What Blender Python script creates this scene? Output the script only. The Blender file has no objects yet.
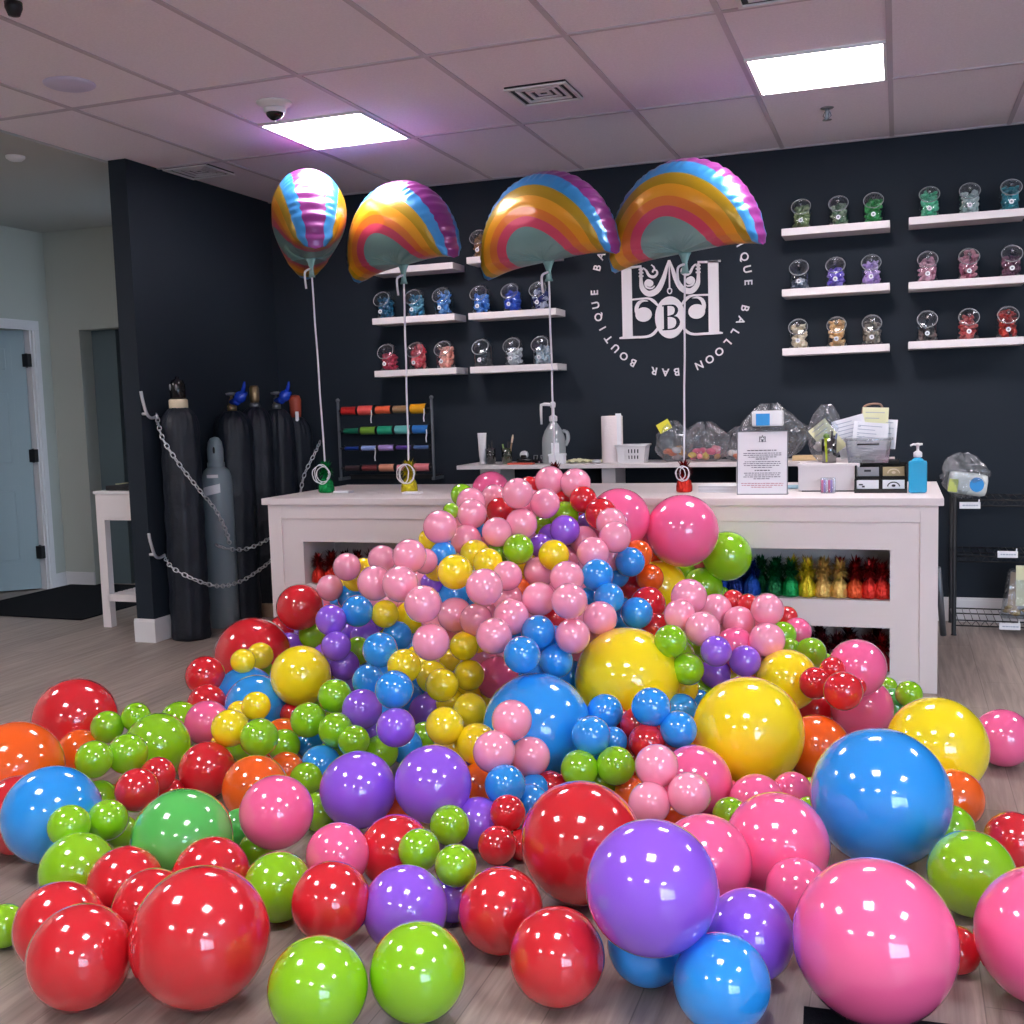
import bpy, bmesh, math, random
from mathutils import Vector, Matrix
R_ = math.radians
rnd = random.Random(7)
scene = bpy.context.scene
COL = scene.collection
PI = math.pi

# ------------------------------------------------------------------ helpers
def lin(c):
    return tuple(((v / 255) / 12.92 if v / 255 <= .04045 else ((v / 255 + .055) / 1.055) ** 2.4) for v in c)

def link(o):
    COL.objects.link(o)
    return o

def tag(o, label=None, cat=None, group=None, kind=None):
    if label: o['label'] = label
    if cat: o['category'] = cat
    if group: o['group'] = group
    if kind: o['kind'] = kind
    return o

def thing(name, label, cat, loc=(0, 0, 0), rz=0, group=None):
    o = link(bpy.data.objects.new(name, None))
    o.empty_display_size = .05
    o.location = loc
    o.rotation_euler = (0, 0, rz)
    return tag(o, label, cat, group)

def obj(name, bm, m, parent=None, smooth=False, loc=None):
    me = bpy.data.meshes.new(name)
    bmesh.ops.recalc_face_normals(bm, faces=bm.faces[:])
    bm.to_mesh(me)
    bm.free()
    ms = m if isinstance(m, (list, tuple)) else [m]
    for x in ms: me.materials.append(x)
    if smooth:
        for p in me.polygons: p.use_smooth = True
    o = link(bpy.data.objects.new(name, me))
    if parent: o.parent = parent
    if loc: o.location = loc
    return o

def one(name, bm, m, label, cat, group=None, smooth=False, loc=None):
    return tag(obj(name, bm, m, None, smooth, loc), label, cat, group)

def struct(name, bm, m, parent=None, smooth=False):
    o = obj(name, bm, m, parent, smooth)
    if not parent: o['kind'] = 'structure'
    return o

def dup(root, loc, label=None, group=None, rz=None):
    r = root.copy(); link(r); r.location = loc
    if rz is not None: r.rotation_euler = (0, 0, rz)
    if label: r['label'] = label
    if group: r['group'] = group
    for ch in list(root.children):
        c = ch.copy(); link(c); c.parent = r
        for g in list(ch.children):
            d = g.copy(); link(d); d.parent = c
    return r

def smat(o, m, slot=0):
    """give this copy its own material without touching the shared mesh"""
    o.material_slots[slot].link = 'OBJECT'
    o.material_slots[slot].material = m

def B():
    return bmesh.new()

def box(bm, x0, x1, y0, y1, z0, z1, bev=0, mi=0, M=None):
    t = bmesh.new()
    bmesh.ops.create_cube(t, size=1)
    for v in t.verts:
        v.co = Vector(((x0 + x1) / 2 + v.co.x * (x1 - x0), (y0 + y1) / 2 + v.co.y * (y1 - y0), (z0 + z1) / 2 + v.co.z * (z1 - z0)))
    if bev:
        bmesh.ops.bevel(t, geom=t.edges[:], offset=bev, segments=2, affect='EDGES', profile=.6)
    merge(bm, t, mi, M)

def merge(bm, t, mi=0, M=None):
    vs = [bm.verts.new((M @ v.co) if M else v.co) for v in t.verts]
    t.verts.index_update()
    for f in t.faces:
        try:
            nf = bm.faces.new([vs[v.index] for v in f.verts])
            nf.material_index = mi
        except ValueError:
            pass
    t.free()

def lathe(bm, prof, n=24, c=(0, 0, 0), M=None, mi=0, sx=1, sy=1):
    """prof: (radius, z) from bottom to top, closed with caps where the radius is > 0"""
    t = bmesh.new()
    rings = []
    for r, z in prof:
        if r < 1e-6:
            rings.append([t.verts.new((c[0], c[1], c[2] + z))])
        else:
            rings.append([t.verts.new((c[0] + r * sx * math.cos(2 * PI * k / n), c[1] + r * sy * math.sin(2 * PI * k / n), c[2] + z)) for k in range(n)])
    for a, b in zip(rings, rings[1:]):
        for k in range(n):
            k2 = (k + 1) % n
            if len(a) == 1 and len(b) == 1: continue
            if len(a) == 1: t.faces.new((a[0], b[k], b[k2]))
            elif len(b) == 1: t.faces.new((a[k], a[k2], b[0]))
            else: t.faces.new((a[k], a[k2], b[k2], b[k]))
    if len(rings[0]) > 1: t.faces.new(rings[0][::-1])
    if len(rings[-1]) > 1: t.faces.new(rings[-1])
    merge(bm, t, mi, M)

def tube(bm, pts, r, n=8, closed=False, mi=0):
    pts = [Vector(p) for p in pts]
    rings = []
    N = len(pts)
    up = Vector((0, 0, 1))
    last = None
    for i, p in enumerate(pts):
        if closed: d = pts[(i + 1) % N] - pts[i - 1]
        else: d = pts[min(i + 1, N - 1)] - pts[max(i - 1, 0)]
        if d.length < 1e-9: d = Vector((0, 0, 1))
        d.normalize()
        if last is None:
            a = d.cross(up)
            if a.length < .05: a = d.cross(Vector((1, 0, 0)))
        else:
            a = last - d * last.dot(d)
        a.normalize(); last = a
        b = d.cross(a)
        rr = r[i] if isinstance(r, (list, tuple)) else r
        rings.append([bm.verts.new(p + a * math.cos(2 * PI * k / n) * rr + b * math.sin(2 * PI * k / n) * rr) for k in range(n)])
    m = N if closed else N - 1
    for i in range(m):
        A, Bq = rings[i], rings[(i + 1) % N]
        for k in range(n):
            f = bm.faces.new((A[k], A[(k + 1) % n], Bq[(k + 1) % n], Bq[k])); f.material_index = mi
    if not closed:
        f = bm.faces.new(rings[0][::-1]); f.material_index = mi
        f = bm.faces.new(rings[-1]); f.material_index = mi

def sphere(bm, c, r, u=16, v=10, sx=1, sy=1, sz=1, mi=0, M=None):
    t = bmesh.new()
    bmesh.ops.create_uvsphere(t, u_segments=u, v_segments=v, radius=1)
    for w in t.verts: w.co = Vector((c[0] + w.co.x * r * sx, c[1] + w.co.y * r * sy, c[2] + w.co.z * r * sz))
    merge(bm, t, mi, M)

def spline(ctrl, n=8):
    """Catmull-Rom through points of any dimension"""
    out = []
    P = [tuple(c) for c in ctrl]
    P = [P[0]] + P + [P[-1]]
    for i in range(1, len(P) - 2):
        for k in range(n):
            t = k / n
            out.append(tuple(.5 * (2 * b + (c - a) * t + (2 * a - 5 * b + 4 * c - d) * t * t + (3 * b - a - 3 * c + d) * t ** 3) for a, b, c, d in zip(P[i - 1], P[i], P[i + 1], P[i + 2])))
    out.append(P[-2])
    return out

# ---------------------------------------------------------------- materials
MATS = {}
def mat(name, rgb, rough=.5, metal=0, spec=.5, coat=0, noise=0, nscale=8, bump=0, bscale=60, sss=0, emit=None, estr=0, raw=False):
    if name in MATS: return MATS[name]
    m = bpy.data.materials.new(name); m.use_nodes = True
    nt = m.node_tree; p = nt.nodes['Principled BSDF']
    c = rgb if raw else lin(rgb)
    p.inputs['Base Color'].default_value = (*c, 1)
    p.inputs['Roughness'].default_value = rough
    p.inputs['Metallic'].default_value = metal
    p.inputs['Specular IOR Level'].default_value = spec
    p.inputs['Coat Weight'].default_value = coat
    p.inputs['Coat Roughness'].default_value = .03
    if sss:
        p.inputs['Subsurface Weight'].default_value = sss
        p.inputs['Subsurface Radius'].default_value = (.05, .05, .05)
    if emit:
        p.inputs['Emission Color'].default_value = (*lin(emit), 1)
        p.inputs['Emission Strength'].default_value = estr
    if noise or bump:
        tc = nt.nodes.new('ShaderNodeTexCoord')
        n = nt.nodes.new('ShaderNodeTexNoise'); n.inputs['Scale'].default_value = nscale; n.inputs['Detail'].default_value = 4
        nt.links.new(tc.outputs['Object'], n.inputs['Vector'])
        if noise:
            mx = nt.nodes.new('ShaderNodeMix'); mx.data_type = 'RGBA'
            mx.inputs['A'].default_value = (*[v * (1 - noise) for v in c], 1)
            mx.inputs['B'].default_value = (*[min(1, v * (1 + noise)) for v in c], 1)
            nt.links.new(n.outputs['Fac'], mx.inputs['Factor'])
            nt.links.new(mx.outputs['Result'], p.inputs['Base Color'])
        if bump:
            n2 = nt.nodes.new('ShaderNodeTexNoise'); n2.inputs['Scale'].default_value = bscale; n2.inputs['Detail'].default_value = 3
            nt.links.new(tc.outputs['Object'], n2.inputs['Vector'])
            b = nt.nodes.new('ShaderNodeBump'); b.inputs['Strength'].default_value = bump; b.inputs['Distance'].default_value = .01
            nt.links.new(n2.outputs['Fac'], b.inputs['Height'])
            nt.links.new(b.outputs['Normal'], p.inputs['Normal'])
    MATS[name] = m
    return m

def clear(name, rgb, gloss=.5, base=.06, bump=0, bscale=30, body=0):
    """thin clear plastic or glass: see-through, with a fresnel sheen"""
    if name in MATS: return MATS[name]
    m = bpy.data.materials.new(name); m.use_nodes = True
    nt = m.node_tree; nt.nodes.clear()
    out = nt.nodes.new('ShaderNodeOutputMaterial')
    tr = nt.nodes.new('ShaderNodeBsdfTransparent'); tr.inputs['Color'].default_value = (*lin(rgb), 1)
    gl = nt.nodes.new('ShaderNodeBsdfGlossy'); gl.inputs['Roughness'].default_value = .08
    lw = nt.nodes.new('ShaderNodeLayerWeight'); lw.inputs['Blend'].default_value = .35
    ma = nt.nodes.new('ShaderNodeMath'); ma.operation = 'MULTIPLY_ADD'; ma.inputs[1].default_value = gloss; ma.inputs[2].default_value = base
    mx = nt.nodes.new('ShaderNodeMixShader')
    nt.links.new(lw.outputs['Facing'], ma.inputs[0]); nt.links.new(ma.outputs[0], mx.inputs['Fac'])
    nt.links.new(mx.inputs[1].node.inputs[1].links[0].from_socket if False else tr.outputs[0], mx.inputs[1])
    nt.links.new(gl.outputs[0], mx.inputs[2])
    last = mx.outputs[0]
    if body:
        df = nt.nodes.new('ShaderNodeBsdfDiffuse'); df.inputs['Color'].default_value = (.75, .78, .8, 1)
        m2 = nt.nodes.new('ShaderNodeMixShader'); m2.inputs['Fac'].default_value = body
        nt.links.new(last, m2.inputs[1]); nt.links.new(df.outputs[0], m2.inputs[2]); last = m2.outputs[0]
    if bump:
        tc = nt.nodes.new('ShaderNodeTexCoord'); n = nt.nodes.new('ShaderNodeTexNoise'); n.inputs['Scale'].default_value = bscale
        b = nt.nodes.new('ShaderNodeBump'); b.inputs['Strength'].default_value = bump; b.inputs['Distance'].default_value = .02
        nt.links.new(tc.outputs['Object'], n.inputs['Vector']); nt.links.new(n.outputs['Fac'], b.inputs['Height'])
        nt.links.new(b.outputs['Normal'], gl.inputs['Normal'])
    nt.links.new(last, out.inputs['Surface'])
    MATS[name] = m
    return m

def wood_floor():
    m = bpy.data.materials.new('grey_plank_vinyl'); m.use_nodes = True
    nt = m.node_tree; p = nt.nodes['Principled BSDF']; L = nt.links
    tc = nt.nodes.new('ShaderNodeTexCoord')
    mp = nt.nodes.new('ShaderNodeMapping'); mp.inputs['Rotation'].default_value = (0, 0, R_(90))
    L.new(tc.outputs['Object'], mp.inputs['Vector'])
    br = nt.nodes.new('ShaderNodeTexBrick')
    br.inputs['Scale'].default_value = 1; br.inputs['Brick Width'].default_value = 1.22; br.inputs['Row Height'].default_value = .18
    br.inputs['Mortar Size'].default_value = .0016; br.offset = .37
    br.inputs['Color1'].default_value = (*lin((168, 155, 147)), 1); br.inputs['Color2'].default_value = (*lin((150, 139, 131)), 1)
    br.inputs['Mortar'].default_value = (*lin((126, 116, 110)), 1)
    L.new(mp.outputs[0], br.inputs['Vector'])
    m2 = nt.nodes.new('ShaderNodeMapping'); m2.inputs['Scale'].default_value = (22, 1.3, 1)
    L.new(tc.outputs['Object'], m2.inputs['Vector'])
    n = nt.nodes.new('ShaderNodeTexNoise'); n.inputs['Scale'].default_value = 1.6; n.inputs['Detail'].default_value = 8; n.inputs['Roughness'].default_value = .62; n.inputs['Distortion'].default_value = .6
    L.new(m2.outputs[0], n.inputs['Vector'])
    cr = nt.nodes.new('ShaderNodeValToRGB')
    cr.color_ramp.elements[0].position = .3; cr.color_ramp.elements[0].color = (.50, .48, .47, 1)
    cr.color_ramp.elements[1].position = .68; cr.color_ramp.elements[1].color = (1.12, 1.1, 1.08, 1)
    L.new(n.outputs['Fac'], cr.inputs[0])
    mx = nt.nodes.new('ShaderNodeMix'); mx.data_type = 'RGBA'; mx.blend_type = 'MULTIPLY'; mx.inputs['Factor'].default_value = .85
    L.new(br.outputs['Color'], mx.inputs['A']); L.new(cr.outputs[0], mx.inputs['B'])
    L.new(mx.outputs['Result'], p.inputs['Base Color'])
    p.inputs['Roughness'].default_value = .42
    b = nt.nodes.new('ShaderNodeBump'); b.inputs['Strength'].default_value = .12; b.inputs['Distance'].default_value = .01
    L.new(n.outputs['Fac'], b.inputs['Height']); L.new(b.outputs[0], p.inputs['Normal'])
    return m

M_floor = wood_floor()
M_tile = mat('ceiling_tile', (232, 226, 234), .9, spec=.1, noise=.10, nscale=90, bump=.25, bscale=220)
M_tbar = mat('ceiling_bar', (188, 180, 190), .6)
M_drywall = mat('drywall_ceiling', (178, 181, 179), .9, spec=.1)
M_navy = mat('navy_wall_paint', (31, 39, 48), .75, spec=.25, noise=.08, nscale=3, bump=.05, bscale=180)
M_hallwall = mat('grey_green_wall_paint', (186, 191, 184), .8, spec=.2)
M_trim = mat('white_trim', (225, 224, 226), .45)
M_white = mat('white_laminate', (232, 224, 224), .45, bump=.03, bscale=120)
M_door = mat('pale_blue_grey_door', (150, 172, 180), .5)
M_black = mat('matt_black', (22, 23, 27), .5)
M_blackgloss = mat('gloss_black', (14, 15, 18), .2)
M_mat = mat('black_mat', (26, 27, 30), .95, spec=.1, bump=.4, bscale=300)
M_bag = mat('black_nylon', (26, 32, 42), .5, spec=.4, bump=1.0, bscale=14)
M_steelgrey = mat('grey_cylinder_paint', (128, 142, 150), .38)
M_chrome = mat('zinc_steel', (215, 218, 222), .4, metal=.6)
M_greymetal = mat('grey_metal', (120, 124, 130), .4, metal=.5)
M_cream = mat('cream_collar', (222, 208, 178), .6)
M_blueplastic = mat('royal_blue_plastic', (30, 70, 200), .25)
M_brass = mat('dull_brass', (150, 128, 96), .35, metal=.7)
M_rust = mat('brick_red_tag', (170, 72, 52), .5)
M_paper = mat('white_paper', (238, 238, 242), .7)
M_yellowpaper = mat('pale_yellow_paper', (232, 232, 190), .7)
M_ink = mat('printed_ink', (92, 92, 104), .7)
M_redink = mat('printed_red_ink', (190, 120, 128), .7)
M_glass = clear('clear_glass', (240, 244, 246), .55, .05)
M_jar = clear('jar_glass', (250, 252, 253), .38, .025)
M_bagplastic = clear('crinkled_clear_plastic', (238, 242, 246), .55, .10, bump=1.0, bscale=22, body=.05)
M_tank = clear('milky_plastic', (225, 236, 236), .35, .08, body=.35)
M_light = mat('light_panel_glow', (255, 255, 255), .5, emit=(255, 246, 250), estr=21)
M_lens = mat('smoked_dome', (10, 14, 18), .08)
M_ribbonwhite = mat('white_curling_ribbon', (238, 234, 240), .35)
CAMROT = ((0.94226, 0.3335, -0.03035), (-0.00345, 0.10029, 0.99495), (-0.33486, 0.9374, -0.09565))
# ------------------------------------------------------------- the setting
ZC = 2.798          # ceiling height
YB = 6.774          # back wall
XR, XL, YF = 6.2, -6.35, -2.6
PX0, PX1, PY = -4.27, -4.15, 5.262   # dark partition wall

bm = B(); box(bm, -8.4, XR, YF, 8.2, -.05, 0); struct('floor', bm, M_floor)
bm = B(); box(bm, PX0 - .01, XR, YF, YB + .1, ZC, ZC + .06)
ceiling = struct('ceiling', bm, M_tile)
gb = B()
for k in range(-1, 15):
    x = -.042 + .61 * (k - 6)
    if x > PX0 + .3: box(gb, x - .012, x + .012, YF, YB, ZC - .005, ZC + .002)
for k in range(-7, 2):
    y = 5.552 + 1.22 * k
    if y < YB: box(gb, PX0, XR, y - .012, y + .012, ZC - .0055, ZC + .002)
box(gb, PX0, XR, YB - .022, YB, ZC - .006, ZC + .002)
struct('ceiling_grid', gb, M_tbar, ceiling)
bm = B(); box(bm, -8.4, PX0 - .01, YF, 8.2, ZC, ZC + .06)
box(bm, PX0 - .03, PX0 - .01, YF, 8.2, ZC - .012, ZC)
struct('ceiling_hall', bm, M_drywall)

bm = B(); box(bm, PX1, XR, YB, YB + .1, 0, ZC); struct('wall_back', bm, M_navy)
bm = B(); box(bm, PX0, PX1, PY, YB + .1, 0, ZC); struct('wall_partition', bm, M_navy)
bm = B()
for (x0, x1, y0, y1) in ((PX0 - .014, PX1 + .014, PY - .014, PY), (PX1, PX1 + .014, PY, YB - .014), (PX0 - .014, PX0, PY, YB), (PX1, XR, YB - .014, YB)):
    box(bm, x0, x1, y0, y1, 0, .125)
    box(bm, x0 + (.004 if x1 - x0 < .05 else 0), x1 - (.004 if x1 - x0 < .05 else 0), y0 + .004, y1, .125, .14)
struct('baseboard_back', bm, M_trim)
# hall: left wall with the open door, end wall with a dark doorway
DY0, DY1, DZ = 5.94, 6.80, 2.03
bm = B()
box(bm, XL - .12, XL, YF, DY0, 0, ZC); box(bm, XL - .12, XL, DY1, 7.0, 0, ZC); box(bm, XL - .12, XL, DY0, DY1, DZ, ZC)
struct('wall_left', bm, M_hallwall)
OX0, OX1, OZ = -6.06, -5.15, 2.03
YH = 7.0
bm = B()
box(bm, XL - .12, OX0, YH, YH + .14, 0, ZC); box(bm, OX1, PX0, YH, YH + .14, 0, ZC); box(bm, OX0, OX1, YH, YH + .14, OZ, ZC)
struct('wall_hall', bm, M_hallwall)
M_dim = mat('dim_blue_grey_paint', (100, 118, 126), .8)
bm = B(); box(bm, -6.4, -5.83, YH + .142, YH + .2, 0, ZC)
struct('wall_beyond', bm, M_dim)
bm = B(); box(bm, -6.4, -4.4, 8.1, 8.2, 0, ZC); box(bm, -4.4, -4.3, YH + .14, 8.2, 0, ZC); box(bm, -6.5, -6.4, YH + .14, 8.2, 0, ZC)
struct('wall_closet', bm, M_navy)
bm = B()
box(bm, -5.80, -5.77, 7.55, 7.58, .5, 1.17)
struct('trim_5', bm, M_door)
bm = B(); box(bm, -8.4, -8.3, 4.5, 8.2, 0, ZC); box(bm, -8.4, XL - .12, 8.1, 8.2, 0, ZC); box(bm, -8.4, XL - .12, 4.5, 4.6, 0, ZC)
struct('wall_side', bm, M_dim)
bm = B()
for (y0, y1, z0, z1) in ((DY0 - .075, DY0, 0, DZ), (DY1, DY1 + .075, 0, DZ), (DY0 - .075, DY1 + .075, DZ, DZ + .075)):
    box(bm, XL - .002, XL + .016, y0, y1, z0, z1, .004)
    if y1 - y0 < .1: box(bm, XL + .012, XL + .022, y0 + .02, y1 - .02, z0, z1)
    else: box(bm, XL + .012, XL + .022, y0 + .02, y1 - .02, z0 + .018, z1 - .018)
box(bm, XL - .12, XL, DY1 - .015, DY1, 0, DZ)
struct('trim_1', bm, M_trim)
bm = B(); box(bm, XL, XL + .014, DY1 + .075, YH, 0, .11); box(bm, XL, XL + .014, YF, DY0 - .075, 0, .11); box(bm, XL, OX0, YH - .014, YH, 0, .11); box(bm, OX1, PX0, YH - .014, YH, 0, .11)
struct('baseboard_left', bm, M_trim)
# door leaf: six raised panels, hinged on its right edge and standing open into the room beyond
W, Hh = .83, 2.035
def leaf():
    bm = B()
    st = .11
    box(bm, 0, W, -.018, .018, .012, Hh)
    cols = ((st, W / 2 - .045), (W / 2 + .045, W - st))
    rows = ((.22, .82), (.98, 1.58), (1.70, 1.92))
    for a, b in cols:
        for c, d in rows:
            for s in (-1, 1):
                box(bm, a, b, s * .014, s * .020, c, d)
                box(bm, a + .028, b - .028, s * .018, s * .028, c + .028, d - .028, .007)
            for s in (-1, 1):
                for (p, q, r2, t2) in ((a - .012, a, c - .012, d + .012), (b, b + .012, c - .012, d + .012), (a, b, c - .012, c), (a, b, d, d + .012)):
                    box(bm, p, q, s * .016, s * .024, r2, t2)
    return bm
door = struct('door_1', leaf(), M_door)
door.location = (XL - .05, DY1 - .022, 0); door.rotation_euler = (0, 0, R_(222))
for z in (.30, 1.06, 1.80):
    bm = B()
    lathe(bm, [(.008, -.055), (.011, -.05), (.011, .05), (.008, .055)], 12, (XL - .04, DY1 - .02, z))
    box(bm, XL - .05, XL + .004, DY1 - .055, DY1 - .012, z - .05, z + .05, .003)
    h = obj('hinge', bm, M_black); h.parent = door; h.matrix_parent_inverse = (Matrix.Translation(door.location) @ Matrix.Rotation(R_(222), 4, 'Z')).inverted()
bm = B(); lathe(bm, [(.0, 0), (.026, .002), (.03, .02), (.018, .04), (.012, .06)], 16, (0, 0, 0), Matrix.Translation((W - .07, .03, .98)) @ Matrix.Rotation(R_(-90), 4, 'X'))
obj('door_knob', bm, M_chrome, door, True)
# right and front walls, the shop windows behind the photographer
bm = B(); box(bm, XR, XR + .1, YF, YB + .1, 0, ZC); struct('wall_right', bm, M_hallwall)
WX0, WX1, WZ0, WZ1 = 1.9, 5.6, .6, 2.6
bm = B()
box(bm, -8.4, WX0, YF - .1, YF, 0, ZC); box(bm, WX1, XR + .1, YF - .1, YF, 0, ZC); box(bm, WX0, WX1, YF - .1, YF, 0, WZ0); box(bm, WX0, WX1, YF - .1, YF, WZ1, ZC)
struct('wall_front', bm, M_hallwall)
bm = B()
n = 4
for k in range(n + 1):
    x = WX0 + (WX1 - WX0) * k / n
    box(bm, x - .04, x + .04, YF - .09, YF - .01, WZ0, WZ1)
for z in (WZ0, 1.05, WZ1): box(bm, WX0, WX1, YF - .09, YF - .01, z - .03, z + .03)
w = struct('window_1', bm, M_black)
bm = B(); box(bm, WX0, WX1, YF - .056, YF - .05, WZ0, WZ1); obj('window_glass', bm, M_glass, w)

# ------------------------------------------------- ceiling fixtures (things)
def light(x, y, label, lit=True):
    t = thing('ceiling_light', label, 'ceiling light', (x, y, ZC), 0, 'square ceiling light panels')
    bm = B()
    for (a, b, c, d) in ((-.292, -.278, -.292, .292), (.278, .292, -.292, .292), (-.278, .278, -.292, -.278), (-.278, .278, .278, .292)): box(bm, a, b, c, d, -.012, -.001)
    obj('frame', bm, M_trim, t)
    bm = B(); box(bm, -.278, .278, -.278, .278, -.008, -.002); obj('diffuser', bm, M_light, t)
    return t
light(-.347, 5.247, 'lit white square ceiling panel right of centre, above the jar shelves')
light(-2.787, 5.247, 'lit white square ceiling panel at left, above the striped foil balloon')
for x in (-2.787, -.347, 2.093):
    for y in (1.457, -1.5):
        light(x, y, 'lit square ceiling panel over the middle of the shop floor' if y > 0 else 'lit square ceiling panel near the shop windows')
light(-5.35, 3.4, 'unseen glowing ceiling panel added to brighten the hall on the left')  # extra panel out of view, added to brighten the hall walls
light(2.093, 5.247, 'lit square ceiling panel in the far right corner')

def vent(x, y, label):
    t = thing('ceiling_vent', label, 'vent', (x, y, ZC), 0, 'ceiling air vents')
    bm = B()
    for i, s in enumerate((.15, .108, .07, .034)):
        z = -.006 - .009 * (3 - i) * 0 - .004
        for (a, b, c, d) in ((-s, s, -s, -s + .017), (-s, s, s - .017, s), (-s, -s + .017, -s + .017, s - .017), (s - .017, s, -s + .017, s - .017)):
            M = Matrix.Translation((0, 0, -.012 + .003 * i))
            box(bm, a, b, c, d, -.006, .002, 0, 0, M)
    obj('louvre', bm, M_trim, t)
    bm = B(); box(bm, -.148, .148, -.148, .148, -.006, -.001); obj('backing', bm, M_black, t)
    return t
vent(-1.58, 5.05, 'square louvred ceiling air vent in the middle, between the light panels')
vent(-3.965, 5.70, 'square louvred ceiling air vent beside the top of the dark partition wall')
vent(-.42, 4.14, 'ceiling air vent cut by the top edge of the photo')
bm = B(); lathe(bm, [(0, -.012), (.095, -.012), (.108, -.006), (.11, 0)], 32)
one('ceiling_speaker', bm, mat('lilac_white_grille', (200, 196, 222), .6), 'round pale lilac flush ceiling speaker at upper left', 'speaker', smooth=True, loc=(-3.44, 4.02, ZC))
t = thing('dome_camera', 'white ceiling dome camera with a smoked lens beside the left light panel', 'security camera', (-2.80, 4.66, ZC))
bm = B(); lathe(bm, [(.03, -.03), (.05, -.028), (.07, -.014), (.082, -.008), (.085, 0)], 28); obj('mounting_plate', bm, M_trim, t, True)
bm = B(); lathe(bm, [(.0, -.083), (.02, -.08), (.038, -.064), (.045, -.045), (.045, -.028)], 24); obj('lens_dome', bm, M_lens, t, True)
bm = B(); lathe(bm, [(.046, -.05), (.052, -.046), (.052, -.02), (.046, -.02)], 24); obj('housing', bm, M_trim, t, True)
t = thing('sprinkler_head', 'small metal sprinkler head hanging below the right light panel', 'sprinkler', (-.35, 5.955, ZC))
bm = B(); lathe(bm, [(.03, -.004), (.034, 0)], 20); lathe(bm, [(.006, -.055), (.008, -.045), (.01, -.02), (.012, 0)], 12); obj('body', bm, M_greymetal, t, True)
bm = B(); lathe(bm, [(.022, -.062), (.024, -.06), (.006, -.056)], 14); tube(bm, [(-.012, 0, -.02), (-.02, 0, -.04), (0, 0, -.06), (.02, 0, -.04), (.012, 0, -.02)], .0025, 6); obj('deflector', bm, M_greymetal, t, True)
bm = B(); lathe(bm, [(0, -.026), (.035, -.024), (.05, -.012), (.052, 0)], 24)
one('smoke_detector', bm, M_trim, 'small round white detector on the hall ceiling at far left', 'smoke detector', smooth=True, loc=(-4.64, 4.95, ZC))
bm = B(); lathe(bm, [(0, -.05), (.02, -.045), (.03, -.02), (.03, 0)], 16)
one('ceiling_sensor', bm, M_black, 'small dark ceiling fixture at the top left corner of the photo', 'sensor', smooth=True, loc=(-2.95, 3.19, ZC))

# ----------------------------------------------------------------- the hall
bm = B()
vs = [bm.verts.new(v) for v in ((-6.30, 5.78, .002), (-5.11, 5.74, .002), (-5.11, 7.05, .002), (-6.30, 7.05, .002))]
bm.faces.new(vs); r = bmesh.ops.extrude_face_region(bm, geom=bm.faces[:]); bmesh.ops.translate(bm, verts=[v for v in r['geom'] if isinstance(v, bmesh.types.BMVert)], vec=(0, 0, .008))
one('door_mat', bm, M_mat, 'flat black mat on the hall floor behind the white side table', 'mat')
t = thing('side_table', 'narrow white side table standing behind the dark partition wall', 'table', (-4.55, 5.58, 0))
bm = B(); box(bm, -.26, .26, 0, .44, .855, .875, .004); obj('tabletop', bm, M_trim, t)
bm = B(); box(bm, -.25, .25, .01, .43, .69, .855); obj('apron', bm, M_white, t)
bm = B(); box(bm, -.235, .235, .002, .012, .705, .845, .003); obj('drawer_front', bm, M_white, t)
for x in (-.25, .19):
    for y in (.01, .38):
        bm = B(); box(bm, x, x + .06, y, y + .05, 0, .69); obj('leg', bm, M_white, t)
bm = B(); box(bm, -.20, .20, .01, .04, .17, .215)
box(bm, -.20, .20, .40, .43, .17, .215)
for k in range(7): box(bm, -.20, .20, .05 + k * .05, .085 + k * .05, .20, .215)
obj('slatted_shelf', bm, M_white, t)
t = thing('tray', 'low black tray with a pale rim on top of the side table', 'tray', (-4.60, 5.74, .876))
bm = B(); box(bm, -.14, .28, -.12, .22, 0, .03, .004); obj('body', bm, M_black, t)
bm = B(); box(bm, -.145, .285, .20, .222, .03, .044); box(bm, -.145, -.12, -.02, .2, .03, .036); obj('rim', bm, M_yellowpaper, t)

# ---------------------------------------- gas cylinders, hooks and chains
def lumpy(prof, n, seed, amp):
    bm = B(); q = random.Random(seed)
    ph = [q.uniform(0, 6.28) for _ in range(6)]
    lathe(bm, prof, n)
    zt = prof[-1][1]
    for v in bm.verts:
        a = math.atan2(v.co.y, v.co.x); z = v.co.z
        f = 1 + amp * (.55 * math.sin(5 * a + ph[0] + z * 1.3) + .45 * math.sin(9 * a + ph[1] - z * 2.1) + .3 * math.sin(17 * a + ph[2]) * max(0, (z - zt + .25) / .25) * 3 + .3 * math.sin(z * 23 + ph[3] + 2 * math.sin(a * 2)))
        v.co.x *= f; v.co.y *= f
    return bm
def cover(h, r, seed):
    prof = [(0, .0), (r * .96, 0), (r * 1.02, .02)]
    n = 26
    for k in range(1, n):
        prof.append((r * (1.0 + .02 * math.sin(k * 1.7 + seed)), .02 + (h - .18) * k / n))
    for a, z in ((1.0, h - .15), (.96, h - .10), (.86, h - .06), (.70, h - .03), (.5, h - .008), (.38, h)): prof.append((r * a, z))
    return lumpy(prof, 64, seed, .05)
def bagged(x, y, h, r, label, seed):
    t = thing('gas_cylinder', label, 'gas cylinder', (x, y, 0), 0, 'black covered gas cylinders along the partition')
    obj('cover', cover(h, r, seed), M_bag, t, True)
    return t
t = bagged(-4.005, 5.42, 1.385, .112, 'black covered gas cylinder nearest the camera, with black valve cap and cream collar', 1)
bm = B(); lathe(bm, [(.05, 1.375), (.055, 1.38), (.055, 1.425), (.048, 1.43)], 24); obj('collar', bm, M_cream, t, True)
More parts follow.
